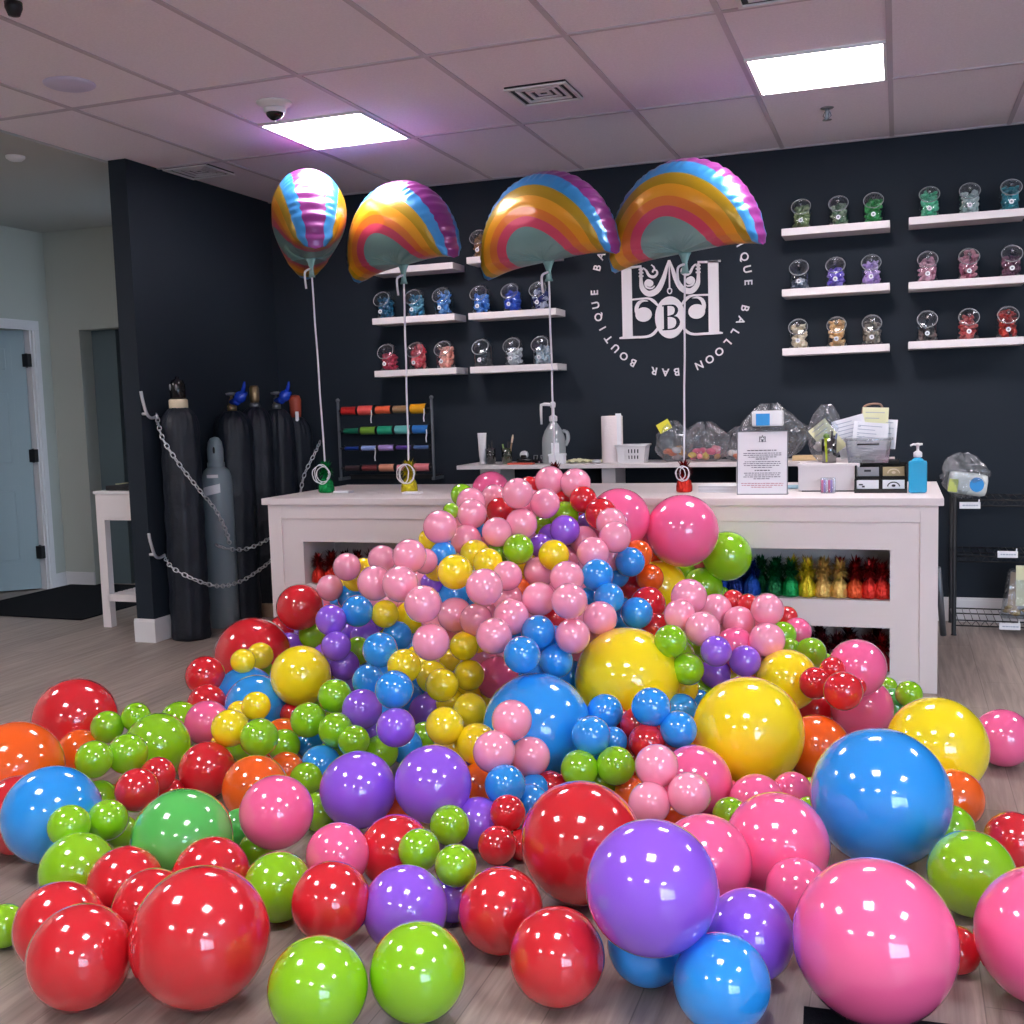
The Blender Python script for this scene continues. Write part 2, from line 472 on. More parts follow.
bm = B(); lathe(bm, [(.044, 1.42), (.046, 1.48), (.044, 1.515), (.034, 1.54), (.012, 1.55), (.012, 1.562), (0, 1.565)], 24)
obj('valve_cap', bm, M_blackgloss, t, True)
bm = B()
for s in (-1, 1): sphere(bm, (s * .02, -.041, 1.50), .012, 10, 8, .6, .5, 1.6)
obj('cap_slot', bm, M_greymetal, t, True)
t = thing('gas_cylinder', 'short bare grey gas cylinder with a white sticker, behind the front covered one', 'gas cylinder', (-4.015, 5.775, 0))
bm = B(); lathe(bm, [(0, 0), (.088, 0), (.094, .01), (.094, .90), (.090, .95), (.078, .985), (.058, 1.005), (.05, 1.01)], 32); obj('body', bm, M_steelgrey, t, True)
bm = B(); lathe(bm, [(.05, 1.005), (.054, 1.01), (.054, 1.035), (.048, 1.04), (.05, 1.06), (.05, 1.12), (.043, 1.165), (.026, 1.19), (0, 1.198)], 28); obj('valve_cap', bm, M_steelgrey, t, True)
bm = B(); sphere(bm, (.022, -.046, 1.115), .012, 10, 8, .7, .5, 1.8); obj('cap_slot', bm, M_black, t, True)
def sticker(z0, z1, a0, a1, r, sl=0):
    bm = B(); n = 8
    va = [bm.verts.new((r * math.cos(a0 + (a1 - a0) * k / n), r * math.sin(a0 + (a1 - a0) * k / n), z0 + sl * k)) for k in range(n + 1)]
    vb = [bm.verts.new((r * math.cos(a0 + (a1 - a0) * k / n), r * math.sin(a0 + (a1 - a0) * k / n), z1 + sl * k)) for k in range(n + 1)]
    for k in range(n): bm.faces.new((va[k], va[k + 1], vb[k + 1], vb[k]))
    return bm
obj('sticker', sticker(.83, .885, R_(-115), R_(-45), .0955, .003), M_paper, t)
obj('sticker', sticker(.945, .965, R_(-95), R_(-50), .093), M_paper, t)
def valve(t, h, kind):
    bm = B(); lathe(bm, [(.03, h - .005), (.03, h + .03), (.02, h + .04), (.016, h + .075), (.008, h + .08), (.008, h + .10)], 18); obj('valve', bm, M_brass if kind < 2 else M_greymetal, t, True)
    bm = B(); lathe(bm, [(.012, h + .095), (.034, h + .1), (.036, h + .112), (.01, h + .118)], 16); obj('hand_wheel', bm, M_greymetal, t, True)
    if kind:
        bm = B()
        tube(bm, [(0, 0, h + .055), (.05, -.02, h + .06), (.09, -.03, h + .08), (.12, -.035, h + .115)], [.02, .024, .03, .024], 12)
        sphere(bm, (.085, -.03, h + .085), .038, 16, 12); sphere(bm, (.055, -.025, h + .06), .028, 14, 10)
        tube(bm, [(.10, -.03, h + .10), (.125, -.04, h + .155), (.13, -.042, h + .18)], [.014, .011, .006], 10)
        obj('regulator', bm, M_blueplastic, t, True)
for i, (y, h, r, lab) in enumerate(((5.96, 1.355, .118, 'black covered gas cylinder second in the row, with brass valve, right of the grey cylinder'), (6.20, 1.375, .108, 'black covered gas cylinder in mid row with a brown tag beside its blue regulator'), (6.44, 1.36, .108, 'black covered gas cylinder second from the corner with a grey valve'), (6.66, 1.30, .108, 'black covered gas cylinder in the corner with a brick red tag'))):
    t = bagged(-4.0 + .015 * i, y, h, r, lab, 3 + i)
    if i == 0: valve(t, h, 1)
    elif i == 1:
        bm = B(); lathe(bm, [(.034, h), (.036, h + .012), (.03, h + .03)], 16); obj('collar', bm, M_greymetal, t, True)
        bm = B(); lathe(bm, [(.026, h + .03), (.032, h + .05), (.032, h + .125), (.024, h + .14), (0, h + .142)], 16); obj('tag', bm, M_brass, t, True)
    elif i == 2: valve(t, h, 2)
    else:
        bm = B(); lathe(bm, [(.036, h - .005), (.04, h + .05), (.042, h + .12), (.03, h + .15), (0, h + .155)], 16); obj('tag', bm, M_rust, t, True)
        bm = B(); box(bm, .03, .05, -.06, -.04, h - .04, h + .04, .004); obj('clip', bm, M_paper, t)
def hook(y, z, label):
    bm = B()
    tube(bm, spline([(PX1, y + .005, z + .02), (PX1 + .02, y - .02, z + .05), (PX1 + .03, y - .03, z + .07), (PX1 + .03, y - .02, z + .02), (PX1 + .03, y + .01, z - .06), (PX1 + .03, y + .05, z - .085), (PX1 + .03, y + .105, z - .075)][2:], 6), .009, 10)
    tube(bm, [(PX1 - .002, y + .01, z - .06), (PX1 + .03, y + .01, z - .06)], .009, 10)
    return one('wall_hook', bm, M_chrome, label, 'hook', 'steel J hooks on the partition edge', True)
hook(5.265, 1.41, 'upper steel J hook on the partition edge, holding the top chain')
hook(5.255, .585, 'lower steel J hook on the partition edge, holding the bottom chain')
def chain(ctrl, label, L=.042):
    pts = [Vector(p) for p in spline(ctrl, 40)]
    d = [0]
    for a, b in zip(pts, pts[1:]): d.append(d[-1] + (b - a).length)
    bm = B(); n = int(d[-1] / (L * .78)); j = 0
    for i in range(n + 1):
        s = i * d[-1] / n
        while j < len(d) - 2 and d[j + 1] < s: j += 1
        f = (s - d[j]) / max(1e-9, d[j + 1] - d[j]); p = pts[j].lerp(pts[j + 1], min(1, f)); ax = (pts[j + 1] - pts[j]).normalized()
        sd = ax.cross(Vector((1, .25, .1))).normalized(); 
        if i % 2: sd = ax.cross(sd).normalized()
        loop = []
        for k in range(12):
            a = 2 * PI * k / 12
            loop.append(p + ax * (math.cos(a) * L * .5) + sd * (math.sin(a) * L * .27))
        tube(bm, loop, .0035, 5, True)
    return one('chain', bm, M_chrome, label, 'chain', 'zinc chains holding the cylinders', True)
chain([(-4.115, 5.36, 1.335), (-4.03, 5.285, 1.21), (-3.93, 5.285, 1.06), (-3.86, 5.37, .90), (-3.84, 5.50, .76), (-3.86, 5.62, .62), (-3.885, 5.68, .55)], 'long zinc chain sloping from the upper hook down across the covered cylinder')
chain([(-3.955, 5.66, .53), (-3.88, 5.64, .515), (-3.86, 5.78, .49), (-3.84, 5.90, .50), (-3.83, 6.06, .53), (-3.80, 6.2, .58)], 'short zinc chain level across the grey cylinder towards the counter')
chain([(-4.115, 5.355, .50), (-4.02, 5.285, .45), (-3.90, 5.29, .39), (-3.84, 5.40, .33), (-3.84, 5.55, .30), (-3.85, 5.74, .30), (-3.83, 5.9, .34), (-3.82, 6.05, .39), (-3.80, 6.25, .48)], 'long zinc chain sagging from the lower hook around the cylinders')
chain([(-3.80, 6.70, 1.12), (-3.78, 6.58, 1.04), (-3.82, 6.50, .90), (-3.84, 6.46, .74)], 'short zinc chain hanging beside the corner cylinder behind the counter')
bm = B(); box(bm, -4.10, -3.84, 6.085, 6.115, 0, .09, .004)
one('wood_block', bm, mat('raw_plywood', (170, 146, 120), .6, noise=.15, nscale=20), 'low plywood block on the floor among the cylinders', 'block')
# -------------------------------------------------------------- the counter
CX0, CX1, CY, CT = -3.21, .165, 5.08, .875
ct = thing('counter', 'long white shop counter with display niches behind the balloon heap', 'counter', (0, 0, 0))
YBK = 5.62
cols = ((-3.01, -1.63), (-1.42, -.034))
rows = ((.07, .285), (.408, .64))
bm = B()
box(bm, CX0, CX0 + .02, CY, YBK, 0, .84); box(bm, CX1 - .02, CX1, CY, YBK, 0, .84)
box(bm, CX0 + .02, CX1 - .02, YBK - .02, YBK, 0, .84)
xs = [CX0, cols[0][0], cols[0][1], cols[1][0], cols[1][1], CX1]
for a, b in ((xs[0], xs[1]), (xs[2], xs[3]), (xs[4], xs[5])): box(bm, a, b, CY, CY + .02, 0, .84)
for a, b in ((xs[1], xs[2]), (xs[3], xs[4])):
    for c, d in ((0, rows[0][0]), (rows[0][1], rows[1][0]), (rows[1][1], .84)): box(bm, a, b, CY, CY + .02, c, d)
obj('carcass', bm, M_white, ct)
bm = B()   # raised frame round the recessed front panel
box(bm, CX0, CX0 + .078, CY - .012, CY + .001, 0, .84, .002); box(bm, CX1 - .075, CX1, CY - .012, CY + .001, 0, .84, .002)
box(bm, CX0 + .078, CX1 - .075, CY - .012, CY + .001, .765, .84, .002); box(bm, CX0 + .078, CX1 - .075, CY - .012, CY + .001, 0, .045, .002)
obj('face_frame', bm, M_white, ct)
for a, b in cols:
    for c, d in rows:
        bm = B()
        box(bm, a, b, CY + .02, CY + .36, c - .015, c); box(bm, a, b, CY + .02, CY + .36, d, d + .015)
        box(bm, a - .015, a, CY + .02, CY + .36, c - .015, d + .015); box(bm, b, b + .015, CY + .02, CY + .36, c - .015, d + .015)
        box(bm, a, b, CY + .345, CY + .36, c, d)
        obj('niche', bm, M_white, ct)
bm = B(); box(bm, CX0 - .025, CX1 + .022, CY - .035, 6.02, .84, CT, .004); obj('countertop', bm, M_white, ct)

# ------------------------------------------------ tinsel balloon weights
def foil(name, c, sp=.35):
    return mat('foil_' + name, c, .2, metal=.65, noise=.35, nscale=40, bump=1.0, bscale=70)
FW = dict(red=foil('red', (225, 52, 40)), darkred=foil('dark_red', (140, 22, 24)), orange_red=foil('orange_red', (240, 92, 48)), yellow=foil('yellow', (246, 214, 48)), gold=foil('gold', (232, 188, 104)), green=foil('green', (18, 158, 82)), darkgreen=foil('dark_green', (12, 96, 52)), blue=foil('blue', (34, 84, 190)), navy=foil('navy', (18, 44, 120)), maroon=foil('maroon', (96, 26, 34)), pinkred=foil('pink_red', (210, 60, 80)))
def weight_wrap():
    bm = B(); n = 36
    prof = [(0, 0), (.034, 0), (.038, .006), (.038, .03), (.033, .055), (.022, .072), (.013, .082), (.010, .108)]
    lathe(bm, prof, n)
    for v in bm.verts:
        a = math.atan2(v.co.y, v.co.x); f = 1 + .07 * math.cos(12 * a) * (v.co.z > .001)
        v.co.x *= f; v.co.y *= f
    return bm
def weight_tuft(seed):
    bm = B(); q = random.Random(seed)
    for i in range(170):
        a = q.uniform(0, 2 * PI); e = math.asin(q.uniform(-.75, 1)); L = q.uniform(.034, .052) * (1.25 if e > .8 else 1); w = .0052
        d = Vector((math.cos(a) * math.cos(e), math.sin(a) * math.cos(e), math.sin(e))); s = d.cross(Vector((0, 0, 1)));
        s = (s.normalized() if s.length > .1 else Vector((1, 0, 0))) * w
        nrm = d.cross(s).normalized() * .0006
        b = Vector((0, 0, .108)) + d * .004; p1 = b + d * L * .55 + Vector((0, 0, .006)); p2 = b + d * L + Vector((0, 0, q.uniform(-.012, .006)))
        st = [bm.verts.new(x) for x in (b - s * .5, b + s * .5, p1 + s + nrm, p1 - s + nrm)]
        tp = bm.verts.new(p2)
        bm.faces.new(st); bm.faces.new((st[3], st[2], tp))
    return bm
W0 = thing('balloon_weight', 'x', 'balloon weight')
obj('wrap', weight_wrap(), FW['red'], W0, True); obj('tuft', weight_tuft(3), FW['red'], W0)
wused = [False]
def weight(x, y, z, col, label, group, tcol=None, s=1):
    if not wused[0]:
        wused[0] = True; r = W0; r.location = (x, y, z); r['label'] = label; r['group'] = group
    else: r = dup(W0, (x, y, z), label, group)
    r.rotation_euler = (0, 0, rnd.uniform(0, 6)); r.scale = (s, s, s)
    for c in r.children: smat(c, FW[tcol or col] if c.name.startswith('tuft') else FW[col])
    return r
wx = (-.795, -.725, -.650, -.545, -.472, -.397, -.325, -.254, -.185, -.123, -.068)
spec = (('blue', 'navy', 'blue tinsel balloon weight in the upper right niche, half hidden by the green balloon'), ('navy', 'navy', 'navy tinsel balloon weight, second from left in the upper right niche'), ('blue', 'navy', 'bright blue tinsel balloon weight left of the green ones in the niche'), ('darkgreen', 'darkgreen', 'dark green tinsel balloon weight beside the blue one in the niche'), ('green', 'darkgreen', 'emerald green tinsel balloon weight left of the yellow one in the niche'), ('yellow', 'yellow', 'pale yellow tinsel balloon weight in the upper right niche'), ('gold', 'gold', 'gold tinsel balloon weight right next to the yellow one in the niche'), ('gold', 'gold', 'gold tinsel balloon weight left of the red ones in the niche'), ('orange_red', 'darkred', 'orange red tinsel balloon weight beside the gold one in the niche'), ('red', 'darkred', 'red tinsel balloon weight, second from the right end of the niche'), ('red', 'darkred', 'red tinsel balloon weight at the right end of the upper niche'))
for x, (c, tc, lab) in zip(wx, spec): weight(x, 5.15, .409, c, lab, 'tinsel weights in the upper right niche', tc, 1.06)
for k in range(10): weight(-.76 + k * .072, 5.235, .409, ('navy', 'navy', 'darkgreen', 'darkgreen', 'yellow', 'gold', 'gold', 'darkred', 'darkred', 'darkred')[k], '%s tinsel balloon weight in the back row, behind the %s one' % (('navy', 'navy', 'dark green', 'dark green', 'yellow', 'gold', 'gold', 'dark red', 'dark red', 'dark red')[k], ('second navy', 'bright blue', 'dark green', 'emerald green', 'pale yellow', 'first gold', 'second gold', 'orange red', 'second last red', 'last red')[k]), 'tinsel weights in the upper right niche', None, 1.1)
for k in range(6): weight(-.395 + k * .065, 5.165, .07, ('maroon', 'maroon', 'darkred', 'darkred', 'darkred', 'pinkred')[k], ('maroon tinsel balloon weight at left in the lower right niche', 'maroon tinsel balloon weight second from left in the lower right niche', 'dark red tinsel weight in the lower niche, left of the rose balloon', 'dark red tinsel weight in the lower niche, hidden by the rose balloon', 'dark red tinsel weight in the lower niche, next to the last', 'pinkish red tinsel balloon weight at the right end of the lower niche')[k], 'tinsel weights in the lower right niche', 'maroon' if k < 5 else 'darkred', 1.05)
for k in range(3): weight(-.35 + k * .13, 5.28, .07, 'maroon', ('maroon tinsel weight at the back left of the lower niche', 'maroon tinsel weight at the back middle of the lower niche', 'maroon tinsel weight at the back right of the lower niche')[k], 'tinsel weights in the lower right niche', 'maroon', 1.15)
for k in range(4): weight(-2.965 + k * .078, 5.155, .409, ('red', 'red', 'red', 'darkred')[k], ('red tinsel balloon weight at the left end of the left niche', 'red tinsel balloon weight second in the left niche', 'red tinsel balloon weight behind the pale pink pair in the left niche', 'dark red tinsel weight fourth in the left niche')[k], 'tinsel weights in the left niche', 'darkred', 1.0)
for k in range(5): weight(-2.93 + k * .08, 5.24, .409, 'darkred', 'dark red tinsel weight, %s in the back row of the left niche' % ('first', 'second', 'third', 'fourth', 'last')[k], 'tinsel weights in the left niche', 'maroon', 1.05)
def loops(parent, seed, r=.04, n=3):
    q = random.Random(seed); bm = B()
    for i in range(n):
        a = q.uniform(-.6, .6); rr = r * q.uniform(.75, 1.1)
        ring = []
        for k in range(22):
            b = 2 * PI * k / 22
            p = Vector((math.cos(b) * rr, .0, math.sin(b) * rr * 1.15)); p.rotate(Matrix.Rotation(a, 3, 'Z')); ring.append(p + Vector((q.uniform(-.002, .002) + .012 * (i - 1), -.035 - .006 * i, .095)))
        tube(bm, ring, .0026, 5, True)
    return obj('ribbon_loops', bm, M_ribbonwhite, parent, True)
WP = {}
for nm, x, y, c, lab in (('g', -3.05, 5.43, 'green', 'green tinsel weight on the counter holding the striped foil balloon'), ('y', -2.52, 5.40, 'yellow', 'yellow tinsel weight on the counter holding the leftmost foil rainbow'), ('m', -1.685, 5.40, 'red', 'red tinsel weight behind the heap top holding the middle foil rainbow'), ('r', -1.01, 5.40, 'red', 'red tinsel weight on the counter holding the right foil rainbow')):
    w = weight(x, y, CT, c, lab, 'tinsel weights holding the foil balloons', c if c != 'red' else 'darkred', 1.12 if c != 'red' else 1.0)
    w.rotation_euler = (0, 0, 0)
    loops(w, sum(map(ord, nm)), .042 if c != 'red' else .034)
    WP[nm] = w.location.copy()
for x, lab in ((-2.93, 'small flat white card beside the green tinsel weight'), (-2.47, 'small flat white card under the yellow tinsel weight')):
    bm = B(); box(bm, -.05, .05, -.03, .03, 0, .012, .002); one('card', bm, M_paper, lab, 'card', 'white cards on the counter', loc=(x, 5.41 if x < -2.7 else 5.33, CT))

# ------------------------------------------------------------- foil balloons
FB = [foil_m for foil_m in ()]
def fm(n, c): return mat('printed_foil_' + n, c, .28, metal=.2, spec=.5, coat=.18, bump=.12, bscale=24)
FOIL = [fm('purple', (122, 46, 116)), fm('blue', (52, 132, 192)), fm('olive', (166, 132, 18)), fm('amber', (222, 152, 32)), fm('orange', (214, 116, 46)), fm('pink', (204, 70, 102)), fm('grey_teal', (118, 158, 155))]
def rainbow_mesh(Rw=.43, th=.185):
    """a puffed half disc: polar grid, both faces, printed bands, wrinkled seam"""
    t = bmesh.new(); nr, na = 64, 128
    pts = {}
    def P(i, j, s):
        u = 1 - (1 - i / nr) ** 1.8; a = PI * j / na
        u += .85 * abs(math.cos(a)) ** 4 * u * u * (1 - u)
        # u = 0 at the base centre, 1 at the outer seam; flat lower edge
        r = u
        x = Rw * r * math.cos(a); z = Rw * 1.04 * r * math.sin(a)
        edge_o = 1 - u; edge_b = r * math.sin(a)
        d = min(edge_o * 1.0, edge_b * 1.0)
        k = (edge_o * edge_b) / max(1e-6, (edge_o + edge_b))     # smooth distance to the seams
        h = th * min(1, (k / .235)) ** .52 if k > 0 else 0
        wr = max(0, 1 - d / .14)
        h *= 1 + .10 * wr * math.sin(a * 46 + math.sin(a * 13) * 2)
        # the seam pulls in between its wrinkles
        pull = 1 - .018 * max(0, 1 - edge_o / .06) * (.5 + .5 * math.sin(a * 46))
        # puffed lower edge droops; the ends sag a little
        z2 = z * pull - .035 * (abs(math.cos(a)) * r) ** 4
        return Vector((x * pull, s * h, z2))
    for s in (-1, 1):
        for i in range(nr + 1):
            for j in range(na + 1):
                key = (i, j, s)
                if (i == nr or j in (0, na) or i == 0) and (i, j, -s) in pts: pts[key] = pts[(i, j, -s)]; continue
                if i == 0 and j > 0: pts[key] = pts[(0, 0, s)]; continue
                pts[key] = t.verts.new(P(i, j, s))
    def band(u, a):
        return 0 if u > .945 else 1 if u > .815 else 2 if u > .70 else 3 if u > .58 else 4 if u > .475 else 5 if u > .36 else 6
    for s in (-1, 1):
        for i in range(nr):
            for j in range(na):
                q = []
                for v in (pts[(i, j, s)], pts[(i + 1, j, s)], pts[(i + 1, j + 1, s)], pts[(i, j + 1, s)]):
                    if v not in q: q.append(v)
                if len(q) < 3: continue
                try:
                    f = t.faces.new(q if s < 0 else q[::-1]); f.material_index = band(1 - (1 - (i + .5) / nr) ** 1.8, PI * (j + .5) / na); f.smooth = True
                except ValueError: pass
    return t
RB = rainbow_mesh(); me_rb = bpy.data.meshes.new('foil_envelope')
bmesh.ops.recalc_face_normals(RB, faces=RB.faces[:]); RB.to_mesh(me_rb); RB.free()
for m in FOIL: me_rb.materials.append(m)
for p in me_rb.polygons: p.use_smooth = True
def rainbow(x, y, z, rz, tilt, roll, wk, label, s=1):
    t = thing('foil_balloon', label, 'foil balloon', (x, y, z), 0, 'rainbow foil balloons floating over the counter')
    Mr = Matrix.Rotation(rz, 4, 'Z') @ Matrix.Rotation(roll, 4, 'Y') @ Matrix.Rotation(tilt, 4, 'X') @ Matrix.Scale(s, 4)
    e = link(bpy.data.objects.new('envelope', me_rb)); e.parent = t; e.matrix_local = Mr
    bm = B(); lathe(bm, [(.03, .02), (.016, -.02), (.009, -.05), (.012, -.085), (.016, -.10)], 14, sx=1.4, sy=.5); obj('neck', bm, FOIL[6], t, True)
    bm = B(); tube(bm, spline([(-.0, -.012, -.055), (-.03, -.016, -.07), (-.034, -.014, -.11), (-.028, -.016, -.16)], 6), .006, 8); obj('fill_valve', bm, M_ribbonwhite, t, True)
    w = WP[wk]; d = Vector(w) + Vector((0, 0, .085)) - Vector((x, y, z))
    bm = B(); N = 14
    tube(bm, [Vector((0, 0, -.05)).lerp(d, k / N) + Vector((.0012 * math.sin(k * 1.3) * math.sin(PI * k / N), 0, 0)) for k in range(N + 1)], .0052, 6)
    obj('ribbon', bm, M_ribbonwhite, t, True)
    return t
rainbow(-3.035, 5.35, 2.165, R_(-57), R_(0), R_(-3), 'g', 'striped looking foil rainbow seen edge-on, leftmost of the four foil balloons', 1.06)
rainbow(-2.505, 5.40, 2.10, R_(-27), R_(2), R_(-3), 'y', 'foil rainbow balloon second from left, above the yellow weight', .98)
rainbow(-1.69, 5.40, 2.06, R_(-22), R_(2), R_(-3), 'm', 'foil rainbow balloon third from left, between two other rainbows', 1.0)
rainbow(-.99, 5.40, 2.05, R_(-22), R_(2), R_(-3), 'r', 'foil rainbow balloon on the right, in front of the round wall logo', 1.0)

# ------------------------------------------------------------- wall shelves
def shelf(x0, x1, z, label):
    bm = B(); box(bm, x0, x1, 6.57, YB, z - .042, z, .003)
    return one('wall_shelf', bm, M_white, label, 'shelf', 'white floating wall shelves')
SH = dict(A=(-3.29, -2.70), B=(-2.605, -2.015), C=(-.642, -.05), D=(.05, .642))
ZS = dict(A=(2.262, 1.937, 1.592), B=(2.285, 1.932, 1.590), C=(2.302, 1.957, 1.617), D=(2.308, 1.953, 1.623))
DESC = dict(A='at far left', B='just left of the round logo', C='just right of the round logo', D='at far right')
ROW = ('top', 'middle', 'bottom')
for c in 'ABCD':
    for r in range(3): shelf(SH[c][0], SH[c][1], ZS[c][r], '%s white wall shelf %s' % (ROW[r], DESC[c]))
# candy jars with a slanted round lid
LT = Matrix.Translation((0, -.050, .100)) @ Matrix.Rotation(R_(60), 4, 'X')
ln = (LT.to_3x3() @ Vector((0, 0, 1))).normalized(); lc = LT.translation
def jar_body(sc=1.0):
    bm = B()
    lathe(bm, [(0, 0), (.040, 0), (.048, .006), (.050, .02), (.0505, .06), (.050, .10), (.046, .125), (.034, .142), (.015, .149), (0, .150)], 28, (0, 0, 0), None, 0, 1, 1.4)
    for v in bm.verts:
        d = (v.co - lc).dot(ln)
        if d > 0: v.co -= ln * d
        v.co.x *= sc; v.co.y *= sc
    return bm
def jar_fill(seed, h):
    q = random.Random(seed); bm = B()
    for k in range(95):
        a = q.uniform(0, 2 * PI); rr = .033 * math.sqrt(q.random()); z = q.uniform(.012, h)
        p = Vector((rr * math.cos(a), rr * 1.45 * math.sin(a), z))
        if (p - lc).dot(ln) > -.014: continue
        s = q.uniform(.008, .013)
        M = Matrix.Translation(p) @ Matrix.Rotation(q.uniform(0, 3), 4, Vector((q.random(), q.random(), q.random() + .1)))
        sphere(bm, (0, 0, 0), s, 8, 6, 1, .62, 1.25, q.randrange(2), M)
    return bm
JMESH = {}
def jar(x, z, c1, c2, label, fill=.09, sz=1.0, group='slant lid candy jars on the wall shelves'):
    t = thing('candy_jar', label, 'jar', (x, 6.672, z), 0, group)
    t.scale = (sz, sz, sz)
    if 'g' not in JMESH:
        JMESH['g'] = obj('glass_body', jar_body(), M_jar, t, True)
        bm = B(); lathe(bm, [(0, 0), (.042, 0), (.0455, .003), (.0455, .007), (.042, .009), (0, .010)], 28); g = obj('lid', bm, M_jar, t, True); g.matrix_local = LT; JMESH['l'] = g
        bm = B(); tube(bm, [(math.cos(k * PI / 12) * .0455, math.sin(k * PI / 12) * .0455, .006) for k in range(24)], .0022, 6, True); k = obj('rim', bm, clear('jar_rim', (235, 240, 242), .5, .2, body=.35), g, True); JMESH['r'] = k
        bm = B(); lathe(bm, [(.004, .009), (.006, .016), (.010, .022), (.008, .030), (0, .032)], 14); JMESH['k'] = obj('knob', bm, clear('jar_knob', (210, 216, 220), .6, .25), g, True)
        bm = B(); lathe(bm, [(0, 0), (.011, 0), (.011, .0012), (0, .0012)], 18, M=Matrix.Translation((0, -.0712, .036)) @ Matrix.Rotation(R_(90), 4, 'X')); lathe(bm, [(0, 0), (.005, 0), (.005, .0006), (0, .0006)], 12, M=Matrix.Translation((0, -.0725, .036)) @ Matrix.Rotation(R_(90), 4, 'X'), mi=1); JMESH['s'] = obj('label_sticker', bm, [M_paper, mat('sticker_grey', (150, 150, 160), .6)], t)
    else:
        g = JMESH['g'].copy(); link(g); g.parent = t
        l = JMESH['l'].copy(); link(l); l.parent = t
        for q in 'rk': k = JMESH[q].copy(); link(k); k.parent = l
        s = JMESH['s'].copy(); link(s); s.parent = t
    a = mat('latex_%d_%d_%d' % c1, c1, .35); b = mat('latex_%d_%d_%d' % c2, c2, .35)
    f = obj('balloon_filling', jar_fill(int(x * 991 + z * 77), fill), [a, b], t, True); f['kind'] = 'stuff'
    return t
K = ('left', 'middle', 'right')
JR = {
 'A1': (([-3.22, -3.0, -2.79]), [((60, 110, 70), (90, 140, 90), 'green', .08)] * 0),
 'A2': ([-3.235, -3.008, -2.81], [((14, 86, 124), (22, 110, 150), 'dark teal', .095), ((42, 128, 168), (120, 190, 210), 'teal blue', .10), ((60, 140, 220), (120, 180, 235), 'sky blue', .11)]),
 'A3': ([-3.221, -3.008, -2.81], [((170, 34, 62), (205, 70, 96), 'crimson', .08), ((224, 66, 84), (240, 120, 124), 'coral red', .12), ((240, 150, 134), (248, 180, 160), 'peach pink', .10)]),
 'B1': ([-2.534], [((196, 150, 96), (150, 100, 60), 'copper brown', .10)]),
 'B2': ([-2.546, -2.333, -2.144], [((52, 128, 226), (96, 160, 235), 'bright blue', .09), ((30, 80, 210), (60, 110, 225), 'royal blue', .09), ((36, 48, 120), (200, 205, 225), 'navy and white', .10)]),
 'B3': ([-2.544, -2.331, -2.141], [((40, 44, 50), (60, 64, 70), 'nearly black', .035), ((180, 184, 190), (215, 218, 222), 'silver', .08), ((150, 170, 182), (200, 210, 216), 'pale grey blue', .08)]),
 'C1': ([-.535, -.328, -.138], [((110, 130, 84), (140, 156, 110), 'olive green', .10), ((96, 130, 96), (150, 168, 140), 'grey green', .09), ((28, 148, 66), (60, 176, 90), 'bright green', .10)]),
 'C2': ([-.548, -.345, -.150], [((70, 80, 100), (170, 176, 190), 'sparse grey', .04), ((96, 70, 190), (150, 130, 220), 'violet', .08), ((176, 140, 214), (205, 176, 228), 'lilac', .10)]),
 'C3': ([-.555, -.340, -.146], [((232, 212, 176), (240, 226, 200), 'cream', .10), ((240, 184, 120), (246, 205, 150), 'apricot', .11), ((176, 164, 146), (120, 110, 100), 'taupe', .10)]),
 'D1': ([.157, .364, .572], [((64, 190, 140), (110, 212, 170), 'mint green', .11), ((150, 176, 172), (196, 210, 208), 'silvery sage', .09), ((10, 120, 136), (40, 150, 165), 'deep teal', .10)]),
 'D2': ([.150, .364, .580], [((190, 128, 150), (214, 160, 176), 'dusty pink', .10), ((176, 92, 118), (210, 140, 156), 'raspberry', .12), ((96, 50, 76), (130, 80, 104), 'dark plum', .08)]),
 'D3': ([.150, .366, .565], [((56, 50, 50), (120, 104, 100), 'dark grey', .05), ((190, 58, 62), (214, 110, 106), 'brick red', .10), ((200, 50, 40), (160, 40, 40), 'scarlet', .11)]),
}
for key, (xs, items) in JR.items():
    for i, (c1, c2, nm, f) in enumerate(items):
        big = key[0] in 'AB'
        jar(xs[i], ZS[key[0]][int(key[1]) - 1], c1, c2, 'candy jar of %s balloons, %s shelf %s' % (nm, ROW[int(key[1]) - 1], DESC[key[0]]), f * 1.12, 1.22 if big else 1.18)

# -------------------------------------------------------------- round logo
M_sign = mat('white_vinyl', (236, 230, 232), .5)
lg = thing('wall_logo', 'round white shop logo with a large ornate emblem on the dark back wall', 'wall sign', (-1.338, YB, 2.03))
def text(body, size, cx, cz, rot, depth=.006, y=-.006):
    c = bpy.data.curves.new('t', 'FONT'); c.body = body; c.size = size; c.align_x = 'CENTER'; c.align_y = 'CENTER'; c.extrude = depth / 2; c.offset = .0012
    o = bpy.data.objects.new('t', c); link(o)
    dg = bpy.context.evaluated_depsgraph_get(); dg.update()
    me = bpy.data.meshes.new_from_object(o.evaluated_get(dg))
    t = bmesh.new(); t.from_mesh(me); bpy.data.objects.remove(o); bpy.data.curves.remove(c); bpy.data.meshes.remove(me)
    M = Matrix.Translation((cx, y, cz)) @ Matrix.Rotation(rot, 4, 'Y') @ Matrix.Rotation(R_(90), 4, 'X')
    for v in t.verts: v.co = M @ v.co
    return t
S = 'BALLOON BAR BOUTIQUE '
for k in range(42):
    ch = S[k % 21]
    if ch == ' ': continue
    a = R_(17 + k * 360 / 42)         # clockwise, measured down from the right
    t = text(ch, .066, .478 * math.cos(a), -.518 * math.sin(a), PI / 2 + a)
    obj('letter', t, M_sign, lg)
